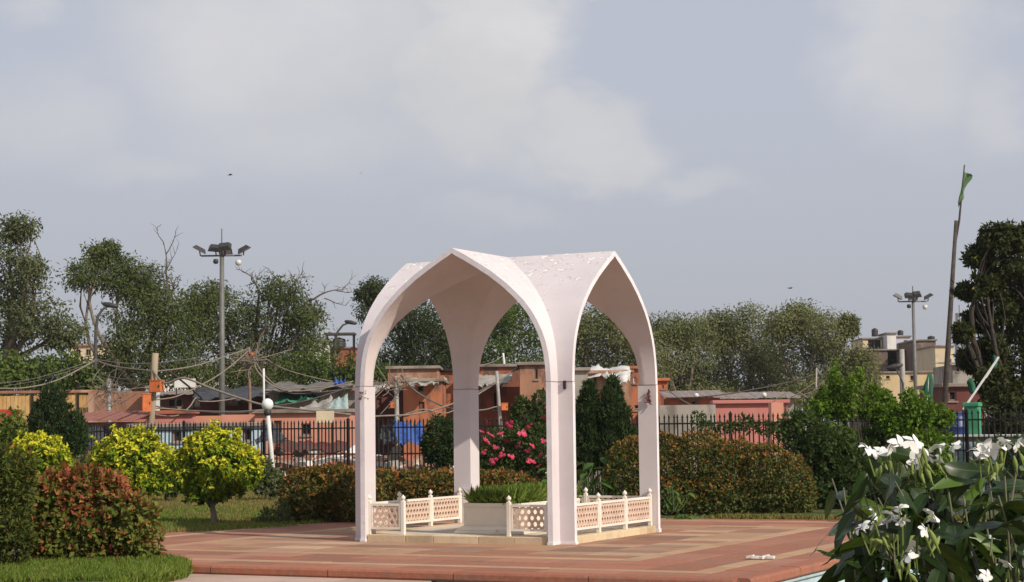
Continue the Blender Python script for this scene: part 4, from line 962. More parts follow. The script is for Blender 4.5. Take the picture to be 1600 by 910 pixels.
house('brick_house', 'patched brick house under the white tarpaulin', 893, 986, 584, 80, 6, W_BRICK, 'house', wins=((927, 932, 588, 600, 'dark'), (966, 972, 594, 601, 'dark')), group=HG, roofm=W_BRICK)
house('grey_outhouse', 'small grey walled outhouse beside the right front leg', 893, 918, 580, 76, 2.5, W_GREY, 'hut', group=HG)
house('brick_house', 'bright orange house with a white slit window in the right arch', 984, 1022, 577, 83, 6, W_ORANGE, 'house', wins=((989, 994, 589, 599, 'white'), (990, 998, 633, 641, 'dark')), group=HG, roofm=W_ORANGE)
house('brick_house', 'end house showing just right of the right leg', 1012, 1043, 596, 86, 5, W_ORANGE, 'house', group=HG, wins=((1034, 1037, 602, 608, 'dark'),), roofm=W_ORANGE)
house('cement_wall', 'grey cement wall right of the right leg', 1030, 1118, 633, 70, .5, W_GREY, 'wall', roof='none')
house('pink_wall', 'long pink wall over the hedge at right', 1117, 1230, 631, 71, .6, W_PINKW, 'wall', roofm=W_PINKW)
house('pink_block', 'small pale pink block at the end of the pink wall', 1205, 1224, 629, 68, .8, W_SALMON, 'wall', roof='none')
house('low_shed', 'low dark roofed shed above the grey cement wall', 1046, 1125, 622, 80, 3, W_RED, 'shed', roof='tin', wins=((1080, 1090, 626, 632, 'dark'), (1146, 1160, 624, 632, 'dark')) [:1], group=HG)
house('low_shed', 'low dark roofed shed above the pink wall', 1125, 1240, 624, 84, 3, W_GREY, 'shed', roof='tin', wins=((1146, 1160, 627, 634, 'dark'),), group=HG)
# far town on the right and left
FG = 'far town houses'
house('far_house', 'far grey plastered house under the open roof terrace', 1348, 1432, 548, 172, 8, W_BROWN, 'building', group=FG)
house('far_house', 'open roof terrace room with panels coloured as a dark interior on the far grey house', 1348, 1392, 530, 174, 6, W_CREAM, 'building', wins=((1356, 1376, 531, 545, 'dark'), (1378, 1388, 532, 543, 'dark')), group=FG, roofm=SLAB)
house('far_house', 'white stair tower between the two water tanks far right', 1386, 1400, 522, 172, 4, W_WHITE, 'building', group=FG)
house('far_house', 'pale lilac roof room under the middle water tank', 1396, 1422, 527, 175, 5, W_LILAC, 'building', wins=((1412, 1418, 532, 540, 'dark'),), group=FG)
house('far_house', 'tall blank brown brick house far right', 1429, 1462, 533, 168, 8, W_BROWN, 'building', group=FG)
house('far_house', 'cream house with barred windows beside the leaning flagpole', 1461, 1490, 542, 160, 8, W_CREAM, 'building', wins=((1476, 1480, 561, 573), (1482, 1486, 561, 573), (1476, 1484, 575, 584, 'dark')), group=FG)
house('far_house', 'long low yellow house below the brown brick house', 1376, 1462, 583, 150, 6, W_YELLOW, 'building', wins=((1384, 1390, 587, 592, 'dark'), (1422, 1427, 573 + 14, 595, 'dark')), group=FG)
house('far_house', 'grey tin roofed house half hidden by the dark tree', 1488, 1545, 570, 130, 6, W_GREY, 'building', wins=((1494, 1499, 574, 581, 'dark'), (1510, 1515, 573, 580, 'dark')), roof='tin', group=FG)
house('shack', 'dark shack with a flat cement roof at the foot of the flagpole', 1475, 1535, 605, 66, 4, W_MAROON, 'shack', z0=0, wins=((1482, 1494, 611, 626, 'dark'),))
house('far_house', 'white house showing between the trees left of the pavilion', 478, 513, 534, 150, 6, W_WHITE, 'building', group=FG)
house('far_house', 'red parapet house with the tank canopy left of the pavilion', 508, 562, 545, 152, 6, W_RED, 'building', group=FG, wins=((520, 530, 548, 556, 'dark'),))
house('far_house', 'tan and red far house between the two left trees', 108, 158, 542, 150, 6, W_CREAM, 'building', group=FG, roofm=W_RED, wins=((118, 126, 546, 556, 'dark'), (134, 142, 546, 556, 'dark')))
house('far_house', 'white house glimpsed under the tree left of the floodlight mast', 255, 345, 575, 125, 6, W_WHITE, 'building', group=FG, wins=((268, 278, 582, 592, 'dark'), (300, 308, 582, 596, 'dark'), (322, 330, 582, 596, 'dark')))
c_ = at(532, 546, 151); cn = thing('tank_canopy', 'flat dark canopy on posts over a roof tank left of the pavilion', 'canopy', c_)
hz = at(532, 523, 151).z - c_.z; hw = m(24, 151)
MB().bevbox(-hw, hw, -.8, .8, hz - .06, hz + .12, .02).build('roof_sheet', TARPD0, cn)
for sx in (-1, 1):
    for y_ in (-.6, .6): MB().tube([(sx * (hw - .15), y_, -.6), (sx * (hw - .15), y_, hz - .05)], .06, 6).build('post', IRON, cn)

BLACKP = surf('black_tank_plastic', (.03, .03, .033), (.05, .05, .052), 6, rough=.5)
def tank(px, py_top, py_bot, d, label, wpx):
    b = at(px, py_bot, d); h = m(py_bot - py_top, d); r = m(wpx, d) / 2
    root = thing('water_tank', label, 'water tank', b, 0, 'black roof water tanks')
    pr = [(r, 0)]
    for i in range(3): z = h * .78 * (i + .5) / 3; pr += [(r, z - .06), (r * 1.04, z - .03), (r * 1.04, z + .03), (r, z + .06)]
    pr += [(r, h * .8), (r * .8, h * .9), (r * .35, h * .95)]
    MB().lathe(pr, 16).build('body', BLACKP, root, True)
    MB().lathe([(r * .33, h * .94), (r * .35, h), (r * .1, h * 1.02)], 12).build('lid', BLACKP, root, True)
tank(1367, 513, 526, 174, 'black water tank on the open roof terrace', 10)
tank(1407, 516, 524, 174, 'black water tank on the pale lilac roof room', 9)
tank(1455, 525, 532, 169, 'black water tank on the tall brown brick house', 11)
tank(530, 528, 543, 151, 'black water tank under the flat canopy', 20)

def lattice_tower(px, top, bot, d, w):
    a, b = at(px, top, d), at(px, bot + 40, d); b = Vector((a.x, a.y, b.z)); root = thing('telecom_tower', 'far telecom lattice tower at right', 'tower', b)
    H = a.z - b.z; hw = m(w, d) / 2; st = surf('tower_steel', (.12, .12, .13), (.17, .17, .18), 4); mb = MB()
    for sx in (-1, 1):
        for sy in (-1, 1): MB().bar((sx * hw, sy * hw, 0), (sx * hw * .7, sy * hw * .7, H), .14, .14).build('leg', st, root)
    n = 9
    for i in range(n):
        z0, z1 = H * i / n, H * (i + 1) / n; r0, r1 = hw * (1 - .3 * i / n), hw * (1 - .3 * (i + 1) / n)
        for k in range(4):
            c = [(-1, -1), (1, -1), (1, 1), (-1, 1)]; p, q = c[k], c[(k + 1) % 4]
            mb.bar((p[0] * r0, p[1] * r0, z0), (q[0] * r1, q[1] * r1, z1), .07, .07); mb.bar((p[0] * r1, p[1] * r1, z1), (q[0] * r1, q[1] * r1, z1), .07, .07)
    mb.build('bracing', st, root)
    for x, z in ((.9, .93), (-.9, .86), (1.1, .6)): MB().box(x * hw - .15, x * hw + .15, -.3, -.15, H * z - 1, H * z + 1).build('antenna', W_WHITE, root)
    MB().tube([(0, 0, H), (0, 0, H + 1.2)], .06, 5).build('mast', st, root)
lattice_tower(1499, 490, 545, 260, 13)

# tarpaulins, awnings and rubble
def cloth(name, label, pts, mat, cat='tarpaulin', fold=.06, seed=1, n=18, group=None, th=.012):
    """wrinkled sheet between four corner points (a b c d in turn)"""
    r = random.Random(seed); a, b, c, d = [Vector(p) for p in pts]; mb = MB(); ph = [r.uniform(0, 6) for _ in range(6)]
    nn = (b - a).cross(d - a).normalized()
    for j in range(n + 1):
        for i in range(n + 1):
            u, v = i / n, j / n; p = a.lerp(b, u).lerp(d.lerp(c, u), v)
            w = math.sin(u * 13 + ph[0] + 2 * v) + .6 * math.sin(v * 17 + ph[1] + 3 * u) + .5 * math.sin((u + v) * 23 + ph[2])
            sag = -4 * v * (1 - v) * fold * 1.2 - 2 * u * (1 - u) * fold
            mb.v.append(tuple(p + nn * w * fold * .6 + Vector((0, 0, sag)) + Vector((r.gauss(0, .01), 0, (r.gauss(0, .05) if j == n or j == 0 else 0)))))
    for j in range(n):
        for i in range(n): k = j * (n + 1) + i; mb.f.append((k, k + 1, k + n + 2, k + n + 1))
    o = mb.build(name, mat, smooth=True); md = o.modifiers.new('thickness', 'SOLIDIFY'); md.thickness = th
    return tag(o, label, cat, group)
TARPW = surf('white_tarpaulin', (.62, .62, .61), (.5, .5, .49), 3, rough=.6, c3=(.3, .3, .3), s3=4, t3=(.58, .72))
TARPG = surf('green_tarpaulin', (.05, .27, .16), (.04, .2, .13), 3, rough=.6)
TARPB = surf('blue_tarpaulin', (.05, .12, .4), (.04, .09, .3), 3, rough=.6)
TARPD = surf('black_plastic_sheet', (.03, .03, .035), (.06, .06, .065), 4, rough=.5)
SACK = surf('grey_sacking', (.38, .35, .31), (.28, .26, .23), 4, rough=.9)
cloth('tarpaulin', 'crumpled white tarpaulin on the patched brick house roof', [at(897, 586, 79.4), at(986, 582, 79.4), at(984, 571, 83), at(904, 574, 83)], TARPW, fold=.1, seed=3)
cloth('tarpaulin', 'white tarpaulin flap hanging down the patched brick house', [at(938, 584, 79.3), at(985, 578, 79.3), at(984, 594, 79.0), at(962, 602, 79.1)], TARPW, fold=.07, seed=4)
cloth('tarpaulin', 'green tarpaulin sheet on the shack left of the pavilion', [at(428, 628, 78), at(488, 622, 78), at(505, 616, 80), at(436, 616, 80)], TARPG, fold=.08, seed=5)
cloth('tarpaulin', 'crumpled blue tarpaulin bundle on the shack roof near the left leg', [at(521, 600, 79), at(538, 600, 79), at(540, 592, 80), at(523, 592, 80)], TARPB, fold=.12, seed=6)
cloth('tarpaulin', 'grey green sheet leaning on the shack beside the left leg', [at(505, 645, 77), at(545, 645, 77), at(543, 616, 79), at(522, 622, 79)], surf('grey_green_sheet', (.36, .46, .45), (.3, .4, .4), 3), fold=.04, seed=7)
cloth('tarpaulin', 'pale grey sacking over the shack left of the green tarpaulin', [at(462, 648, 76.5), at(512, 640, 76.5), at(520, 620, 78), at(470, 634, 78)], SACK, fold=.06, seed=8)
cloth('tarpaulin', 'long dark sheet over the shacks behind the floodlight mast', [at(300, 622, 80), at(430, 620, 80), at(425, 605, 84), at(305, 606, 84)], TARPD, fold=.1, seed=9)
cloth('tarpaulin', 'dark sagging sheet above the green tarpaulin', [at(410, 612, 78.5), at(552, 602, 78.5), at(548, 596, 82), at(415, 600, 82)], surf('dark_grey_sheet', (.1, .095, .09), (.17, .16, .15), 3), fold=.09, seed=10)
cloth('tarpaulin', 'cream sacking edge on the shack roof in the left arch', [at(556, 628, 79), at(598, 606, 79), at(612, 598, 81), at(560, 604, 81)], surf('cream_sacking', (.5, .44, .38), (.4, .35, .3), 4), fold=.09, seed=11)
cloth('awning', 'black pitched awning behind the white garden lamp', [at(398, 690, 57), at(452, 688, 57), at(432, 664, 59), at(416, 664, 59)], TARPD, 'awning', fold=.04, seed=12)
cloth('awning', 'dark pitched awning behind the fence at far left', [at(128, 702, 57), at(178, 692, 57), at(160, 668, 59), at(138, 666, 59)], TARPD, 'awning', fold=.04, seed=13)
cloth('tarpaulin', 'blue plastic sheet behind the fence in the left arch', [at(612, 690, 56), at(664, 690, 56), at(660, 660, 57.5), at(616, 658, 57.5)], TARPB, fold=.08, seed=14)
cloth('tarpaulin', 'black plastic sheet beside the blue one in the left arch', [at(590, 688, 55.5), at(622, 690, 55.5), at(612, 660, 57), at(598, 662, 57)], TARPD, fold=.1, seed=15)
cloth('awning', 'grey corrugated awning on the red house right of the back leg', [at(741, 602, 82.6), at(800, 596, 82.6), at(800, 583, 85), at(741, 588, 85)], SACK, 'awning', fold=.05, seed=16)
cloth('awning', 'ragged tin lean-to roof above the orange hut shutter', [at(636, 600, 77.6), at(686, 600, 77.6), at(684, 592, 79.4), at(640, 590, 79.4)], SACK, 'awning', fold=.06, seed=17)
cloth('awning', 'maroon cloth awning on the salmon house', [at(430, 700, 64), at(548, 706, 64), at(545, 690, 66), at(440, 690, 66)], W_MAROON, 'awning', fold=.05, seed=18)
def rubble(name, label, px0, px1, y0, y1, d0, d1, n, seed, mats):
    r = random.Random(seed); root = None
    mb = [MB() for _ in mats]
    for i in range(n):
        d = r.uniform(d0, d1); p = at(r.uniform(px0, px1), 700, d); p.z = .35 + r.uniform(0, 1) ** 2 * m(y1 - y0, d); s = r.uniform(.06, .3)
        M = Matrix.Translation(p) @ Matrix.Rotation(r.uniform(0, 6.3), 4, 'Z') @ Matrix.Rotation(r.gauss(0, .35), 4, 'X') @ Matrix.Rotation(r.gauss(0, .3), 4, 'Y')
        k = r.randrange(len(mats)); L = s * r.choice((1, 1.5, 3, 6)); mb[k].box(-L / 2, L / 2, -s / 2, s / 2, -s * .3, s * .3, M)
    big = MB()
    me = None
    for q, mt in zip(mb, mats):
        if me is None: me = q.mesh(name, mt); base = put(name, me)
    o = base; tag(o, label, 'rubble'); o['kind'] = 'stuff'
    for q, mt in list(zip(mb, mats))[1:]:
        c = q.build('debris', mt, o); c['kind'] = 'stuff'
    return o
RM = (W_BRICK, SACK, WOODD, W_WHITE, W_RED)
rubble('rubble', 'heap of broken bricks and planks behind the fence left of the pavilion', 330, 600, 690, 712, 54, 64, 420, 3, RM)
rubble('rubble', 'low litter of bricks behind the fence inside the pavilion arches', 600, 860, 700, 715, 52, 62, 320, 4, RM)
rubble('rubble', 'odds and ends on the shack roofs left of the pavilion', 260, 560, 590, 600, 80, 84, 1, 5, RM)
for i, (px, py, d, w, mat, lab) in enumerate(((508, 652, 62, .6, W_CREAM, 'cream signboard on the salmon house wall by the left leg'), (289, 599, 83, .95, W_WHITE, 'white signboard on the shack left of the floodlight mast'), (5, 650, 58, 1.0, surf('red_sign_paint', (.5, .04, .03), (.42, .05, .04), 4), 'red signboard at the left edge behind the hedge'))):
    c = at(px, py, d); root = thing('signboard', lab, 'sign', c)
    MB().bevbox(-w / 2, w / 2, -.02, .02, -.2, .2, .006).build('board', mat, root)
    MB().bar((-w / 2 + .08, .03, -1.6), (-w / 2 + .08, .03, .1), .05, .03).build('leg', IRON, root); MB().bar((w / 2 - .08, .03, -1.6), (w / 2 - .08, .03, .1), .05, .03).build('leg', IRON, root)

# ================================================================ POLES, LAMPS, CABLES
STEEL = surf('galvanised_pole', (.13, .13, .125), (.18, .18, .17), 3, rough=.6, metal=.2)
LAMPB = surf('dark_lamp_housing', (.03, .03, .033), (.05, .05, .052), 8, rough=.45)
LENS = surf('lamp_glass', (.55, .55, .52), rough=.2, spec=.6)
OLDW = surf('old_pole_wood', (.36, .29, .2), (.28, .22, .16), 4, bump=.5, stretch=(1, 1, .2))
CONC = surf('pole_concrete', (.4, .38, .35), (.3, .28, .26), 4, bump=.3)
ORBOX = surf('orange_box_paint', (.6, .17, .05), (.5, .13, .04), 6, rough=.5, c3=(.3, .1, .05), s3=10, t3=(.62, .72))
WHITEP = surf('white_pole_paint', (.72, .72, .7), (.6, .6, .58), 5)
def base_at(px, py, d, z): 
    p = at(px, py, d); return Vector((p.x, p.y, z))
def high_mast(label, px, head, whip, d, s=1.):
    t = at(px, head, d); b = Vector((t.x + .02, d, .3)); root = thing('floodlight_mast', label, 'floodlight', b, 0, 'floodlight masts'); H = t.z - b.z
    MB().tube([(0, 0, 0), (0, 0, H * .5), (0, 0, H)], [.14 * s, .12 * s, .095 * s], 10).build('pole', STEEL, root, True)
    MB().tube([(0, 0, H), (0, 0, H + m(head - whip, d))], [.035, .025], 5).build('lightning_rod', STEEL, root)
    w = m(33, 80) * s; MB().bar((-w, 0, H - .05), (w * .95, 0, H - .05), .07, .07).build('crossarm', STEEL, root)
    def lamp(x, y, z, ry, rx=0.):
        M = Matrix.Translation((x, y, z)) @ Matrix.Rotation(ry, 4, 'Y') @ Matrix.Rotation(rx, 4, 'X')
        f = MB(); f.poly([M @ Vector(p) for p in [(-.3 * s, -.2, -.05), (.3 * s, -.2, -.05), (.3 * s, .2, -.05), (-.3 * s, .2, -.05), (-.2 * s, -.13, .12), (.2 * s, -.13, .12), (.2 * s, .13, .12), (-.2 * s, .13, .12)]], [(3, 2, 1, 0), (4, 5, 6, 7), (0, 1, 5, 4), (1, 2, 6, 5), (2, 3, 7, 6), (3, 0, 4, 7)])
        o = f.build('floodlight', LAMPB, root)
        MB().box(-.26 * s, .26 * s, -.17, .17, -.062, -.053, M).build('lens', LENS, o)
        MB().bar((x, y, z - .02), (x * .97, 0, H - .05), .05, .03).build('bracket', LAMPB, o)
    lamp(-w - .05, -.05, H + .22, .5); lamp(w + .05, -.05, H + .2, -.5); lamp(-.25, -.25, H + .25, .1, .7); lamp(.15, -.25, H + .32, -.1, .8)
    lamp(.1, .35, H + .2, 0, -.6)
    MB().lathe([(.03, 0), (.11, .03), (.14, .12), (.13, .22), (.05, .26)], 10, (w * .8, -.1, H - .5)).build('lamp_globe', LENS, root, True)
    MB().lathe([(.03, 0), (.1, .03), (.12, .12), (.1, .2), (.04, .22)], 10, (-.25, -.1, H - .42)).build('camera', LAMPB, root, True)
high_mast('tall floodlight mast standing left of the pavilion', 346, 398, 357, 80)
high_mast('smaller far floodlight mast right of the pavilion', 1426, 470, 447, 100, .85)

def box_part(root, name, c, w, d, h, mat, rz=0.):
    o = MB().bevbox(-w / 2, w / 2, -d / 2, d / 2, -h / 2, h / 2, .012).build(name, mat, root, loc=c); o.rotation_euler = (0, 0, rz)
    MB().bevbox(-w / 2 - .02, w / 2 + .02, -d / 2 - .02, d / 2 + .02, h / 2 - .01, h / 2 + .015, .006).build('lid', mat, o)
    MB().box(w * .3, w * .38, -d / 2 - .02, -d / 2, -.04, .04).build('latch', IRON, o); return o
def pole(name, label, p0, p1, r0, r1, mat, n=8, boxes=(), group='utility poles', bend=.0):
    a, b = Vector(p0), Vector(p1); root = thing(name, label, 'pole', a, 0, group); v = b - a
    MB().tube([v * t + Vector((bend * math.sin(t * 3.1), 0, 0)) for t in (0, .25, .5, .75, 1)], [r0 + (r1 - r0) * t for t in (0, .25, .5, .75, 1)], n).build('shaft', mat, root, True)
    for (px, py, w, h, rz) in boxes:
        c = at(px, py, a.y - .25) - a; box_part(root, 'meter_box', c, w, w * .6, h, ORBOX, rz)
    return root
pole('utility_pole', 'leaning wooden pole with two orange boxes left of the floodlight mast', (*base_at(231, 660, 64, .2).xy, .2), at(243, 552, 64), .14, .11, OLDW, boxes=((245, 604, .44, .4, -.3), (229, 630, .3, .62, .3)))
pole('utility_pole', 'rusty pole with a small orange box right of the floodlight mast', (*base_at(392, 640, 76, .4).xy, .4), at(389, 543, 76), .07, .06, surf('rusty_pole', (.17, .11, .08), (.24, .17, .13), 4), boxes=((391, 557, .32, .32, .2),))
pole('utility_pole', 'thin pale pole left of the green tarpaulin', (*base_at(413, 640, 73, .4).xy, .4), at(412, 576, 73), .045, .04, WHITEP)
pole('utility_pole', 'short concrete post wrapped in tangled cables at left', (*base_at(172, 650, 69, .4).xy, .4), at(170, 592, 69), .1, .09, CONC)
pole('utility_pole', 'concrete post hung with cables in the left arch', (*base_at(621, 650, 73, .4).xy, .4), at(619, 588, 73), .1, .08, CONC, boxes=((613, 633, .16, .26, 0),))
pole('utility_pole', 'leaning pale pole with an orange box in the middle arch', (*base_at(785, 640, 73, .4).xy, .4), at(776, 580, 73), .08, .06, CONC, boxes=((788, 636, .26, .28, .2),))
pole('utility_pole', 'thin white mast on the roof of the red house', at(788, 572, 86), at(786, 552, 86), .06, .05, WHITEP)
pole('utility_pole', 'concrete street pole far right with a drooping lamp', (*base_at(1411, 640, 88, .3).xy, .3), at(1409, 546, 88), .16, .12, CONC)
pole('utility_pole', 'thin bent pole over the pink wall', (*base_at(1270, 640, 70, .3).xy, .3), at(1276, 575, 70), .035, .03, CONC)
# street lamps with curved arms
def street_lamp(label, pts, d, r, tip):
    P = [at(x, y, d) for x, y in pts]; P[0].z = .3; b = P[0].copy(); root = thing('street_lamp', label, 'street lamp', b, 0, 'street lamps')
    MB().tube([p - b for p in P], [r * (1 - .5 * i / (len(P) - 1)) for i in range(len(P))], 7).build('pole', surf('dark_pole_paint', (.06, .06, .06), (.09, .085, .08), 4), root, True)
    c = P[-1] - b; s = tip
    MB().lathe([(.02, -.4), (.1, -.3), (.13, 0), (.1, .3), (.03, .4)], 8).build('lamp_head', LAMPB, root, True, c).rotation_euler = (0, math.pi / 2 + .2 * s, 0)
    return root
street_lamp('dark curved street lamp in front of the leaning tree at left', [(149, 640), (149, 560), (150, 515), (153, 495), (160, 484), (172, 477)], 88, .1, 1)
street_lamp('far curved street lamp above the tank canopy', [(523, 600), (523, 550), (524, 530), (528, 518), (536, 508), (548, 504)], 112, .1, 1)
street_lamp('short drooping street lamp on the concrete pole far right', [(1411, 640), (1411, 600), (1408, 592), (1403, 582), (1398, 573)], 87.5, .06, -1)
# garden lamp
g = gnd(430, 773, -.02); t = at(418, 640, g.y); root = thing('garden_lamp', 'leaning white garden lamp post with a round globe', 'lamp', g)
v = t - g; MB().tube([v * k for k in (0, .5, .94)], [.06, .055, .05], 10).build('post', WHITEP, root, True)
MB().lathe([(.05, -.16), (.09, -.14), (.1, -.03), (.06, 0)], 12).build('collar', LAMPB, root, True, v)
MB().lathe([(.04, -.03), (.1, 0), (.145, .07), (.155, .14), (.13, .22), (.07, .27), (.01, .285)], 14).build('globe', surf('opal_globe', (.75, .75, .72), rough=.3), root, True, v)
for px, py, lab in ((1088, 619, 'small white bulb lamp above the grey cement wall'), (1194, 618, 'small white bulb lamp above the pink wall')):
    p = at(px, py, 72); root = thing('bulb_lamp', lab, 'lamp', p, 0, 'bulb lamps')
    MB().lathe([(.03, -.08), (.09, -.03), (.1, .04), (.05, .1), (.01, .11)], 10).build('bulb', WHITEP, root, True); MB().tube([(0, 0, -.06), (-.08, .1, -.7)], .025, 5).build('stem', IRON, root)

CABLE = surf('pale_old_cable', (.25, .21, .165), (.19, .16, .13), 3, rough=.8)
CABLED = surf('grey_cable', (.14, .128, .115), (.1, .092, .085), 3, rough=.8)
def cable(label, pts, d, r, mat=CABLE, d1=None, group='sagging overhead cables', jit=0.):
    """smooth sagging cable through photo points, its ends at distances d and d1"""
    d1 = d if d1 is None else d1; n = len(pts); P = [at(x, y, d + (d1 - d) * i / (n - 1)) for i, (x, y) in enumerate(pts)]
    Q = []
    for i in range(n - 1):
        p0, p1, p2, p3 = P[max(i - 1, 0)], P[i], P[i + 1], P[min(i + 2, n - 1)]
        for k in range(6):
            t = k / 6; Q.append(.5 * ((2 * p1) + (p2 - p0) * t + (2 * p0 - 5 * p1 + 4 * p2 - p3) * t * t + (3 * p1 - p0 - 3 * p2 + p3) * t ** 3))
    Q.append(P[-1]); return tag(MB().tube(Q, r * .85, 5).build('cable', mat, smooth=True), label, 'cable', group)
cable('thick pale cable sagging in from the left edge to the tangled post', [(-5, 607), (40, 606), (90, 594), (150, 563)], 66, .035, d1=72)
cable('thin grey cable just above the thick one at the left edge', [(-5, 600), (60, 590), (150, 562)], 68, .018, CABLED, d1=72)
cable('second thin grey cable at the left edge', [(5, 604), (70, 592), (148, 566)], 69, .016, CABLED, d1=72)
cable('pale cable from the curved street lamp to the leaning wooden pole', [(146, 562), (180, 573), (240, 580)], 70, .03, d1=64.2)
cable('pale cable running right from the wooden pole above the mast', [(240, 581), (300, 573), (350, 558), (388, 545)], 64.2, .03, d1=75.8)
cable('upper thin cable passing the wooden pole', [(150, 562), (200, 568), (260, 566), (330, 556), (386, 548)], 72, .018, CABLED, d1=76)
cable('cable from left curving below the upper one to the wooden pole', [(155, 584), (190, 592), (238, 593)], 71, .02, CABLED, d1=64.3)
cable('faint cable dipping between the tangled post and wooden pole', [(152, 588), (185, 597), (238, 604)], 71, .016, CABLED, d1=64.3)
cable('heavy cable looping right of the orange box to the mast', [(236, 573), (248, 592), (262, 599), (288, 591), (330, 607), (380, 624), (418, 634), (470, 640), (548, 648)], 64, .045, CABLE, d1=62)
cable('cable rising from under the wooden pole boxes across the mast', [(242, 625), (275, 620), (310, 604), (345, 584), (375, 560), (388, 548)], 64.2, .03, d1=75.8)
cable('slack cable with a deep belly on the salmon wall', [(240, 648), (275, 650), (295, 637), (306, 622), (312, 627), (340, 627), (372, 622)], 64.4, .03, d1=72)
cable('long flat cable low along the salmon walls', [(240, 634), (270, 640), (330, 643), (380, 643), (412, 640)], 64.6, .03, CABLED, d1=66)
cable('second flat cable low along the salmon walls', [(242, 638), (290, 641), (350, 646), (412, 644)], 64.6, .025, d1=66)
cable('cable swooping from the rusty pole over the green tarpaulin', [(389, 548), (402, 580), (425, 602), (455, 611), (500, 608), (552, 596)], 75.6, .035, d1=76)
cable('second cable swooping from the rusty pole to the left leg side', [(392, 552), (412, 585), (440, 606), (480, 606), (552, 601)], 75.6, .03, d1=76.5)
cable('third cable from the rusty pole along the dark sheet', [(395, 560), (420, 596), (450, 614), (500, 613), (556, 606)], 75.6, .025, CABLED, d1=77)
cable('cable hanging straight from the rusty pole to the tarpaulins', [(400, 550), (440, 575), (490, 590), (520, 596)], 75.8, .02, d1=78)
cable('dark cable crossing the grey green sheet', [(420, 636), (470, 628), (520, 614), (556, 600)], 76, .03, CABLED)
cable('dark diagonal strut cable from the wooden pole to the shack', [(246, 570), (270, 585), (292, 602), (315, 622)], 64.4, .05, surf('dark_cable', (.05, .045, .04)), d1=80)
cable('pale cable low along the fence inside the left arch', [(560, 652), (600, 650), (640, 648), (680, 640), (716, 628)], 70, .04, d1=72)
cable('pale cable dipping beside the back leg', [(622, 652), (660, 640), (690, 646), (708, 642), (718, 632)], 71, .03, d1=72)
cable('diagonal cable from the post to the fence in the left arch', [(626, 586), (650, 612), (690, 634), (716, 640)], 72.8, .04, CABLED, d1=72)
cable('cable from the left leg side down to the post foot', [(565, 640), (590, 618), (612, 596)], 72, .025, CABLED, d1=73)
cable('second slanting cable in the left arch', [(594, 648), (612, 628), (632, 600)], 72, .025, CABLED, d1=73)
cable('pale cable climbing across the red house to its roof', [(738, 622), (760, 608), (780, 596), (812, 572)], 74, .04, d1=80)
cable('second pale cable across the red house', [(738, 618), (762, 604), (790, 590), (808, 576)], 74, .03, CABLED, d1=80)
cable('cable bundle under the orange box in the middle arch', [(740, 642), (760, 640), (776, 636), (788, 640)], 73, .035)
cable('long cable strung right of the pavilion towards the thin bent pole', [(1040, 622), (1100, 620), (1160, 612), (1230, 598), (1276, 585)], 72, .03, CABLED, d1=70)
cable('short cable by the end house right of the right leg', [(1046, 612), (1070, 628), (1095, 640)], 76, .03, CABLED)
cable('slack cable above the pink wall', [(1200, 634), (1218, 620), (1226, 616), (1235, 622), (1276, 596)], 70, .025, d1=70)
cable('cable from the right leg towards the end house', [(984, 642), (1005, 636), (1018, 630)], 74, .03)
cable('thin cable from the wall to the roof mast in the middle arch', [(745, 573), (770, 566), (786, 556)], 84, .02, d1=86)
def tangle(label, px, py, d, n, R, seed):
    r = random.Random(seed); c = at(px, py, d); mb = MB()
    for i in range(n):
        p = [c + Vector((r.gauss(0, R), r.gauss(0, R * .4), r.gauss(0, R * .8))) for _ in range(4)]; Q = []
        for k in range(9): t = k / 8; Q.append(p[0] * (1 - t) ** 3 + p[1] * 3 * t * (1 - t) ** 2 + p[2] * 3 * t * t * (1 - t) + p[3] * t ** 3)
        mb.tube(Q, r.uniform(.01, .02), 4)
    o = mb.build('cable_tangle', CABLE); o['kind'] = 'stuff'; tag(o, label, 'cables')
tangle('tangle of cables round the short concrete post at left', 172, 610, 68.8, 22, .6, 3)
tangle('tangle of cables round the top of the rusty pole', 388, 560, 75.7, 22, .5, 4)
tangle('tangle of cables on the post in the left arch', 616, 600, 72.8, 16, .5, 5)
tangle('tangle of cables by the thin bent pole over the pink wall', 1272, 615, 69.8, 10, .38, 6)

# ---- flags
FLAGG = surf('faded_green_flag', (.13, .22, .09), (.09, .17, .08), 6, rough=.8)
FLAGD = surf('bright_green_cloth', (.025, .13, .07), (.03, .09, .055), 6, rough=.9)
b = base_at(1466, 640, 60, 0); top, mid = at(1507, 258, 60), at(1494, 345, 60)
root = thing('flagpole', 'tall leaning flagpole flying a small green flag at right', 'flagpole', b)
BAM = surf('dark_pole_wood', (.05, .04, .036), (.085, .07, .06), 5)
MB().tube([(0, 0, 0), (mid - b) * .5, mid - b], [.1, .09, .06], 8).build('lower_pole', BAM, root, True)
MB().tube([(at(1488, 390, 60) - b) + Vector((.06, 0, 0)), (mid - b) + Vector((.1, 0, 0)), top - b], [.04, .035, .02], 6).build('upper_pole', BAM, root, True)
fl = MB(); n = 10
for i in range(n + 1):
    t = i / n; e = at(1506 - 9 * t, 268 + 52 * t, 60) - b; w = m([10, 14, 13, 8, 5, 4, 6, 7, 6, 4, 1][i], 60)
    for k in range(5): s = k / 4; fl.v.append(tuple(e + Vector((w * s, .12 * math.sin(s * 5 + t * 4) * s, -.1 * s + .05 * math.sin(t * 9)))))
for i in range(n):
    for k in range(4): a = i * 5 + k; fl.f.append((a, a + 1, a + 6, a + 5))
o = fl.build('flag', FLAGG, root, True); o.modifiers.new('t', 'SOLIDIFY').thickness = .01
mb = MB()
for k in range(7): q = at(1485 + random.uniform(-1, 3), 436 + k * 4, 59.9) - b; mb.bar(q, q + Vector((random.uniform(-.05, .1), 0, -.12)), .07, .03)
mb.build('rag', BAM, root)
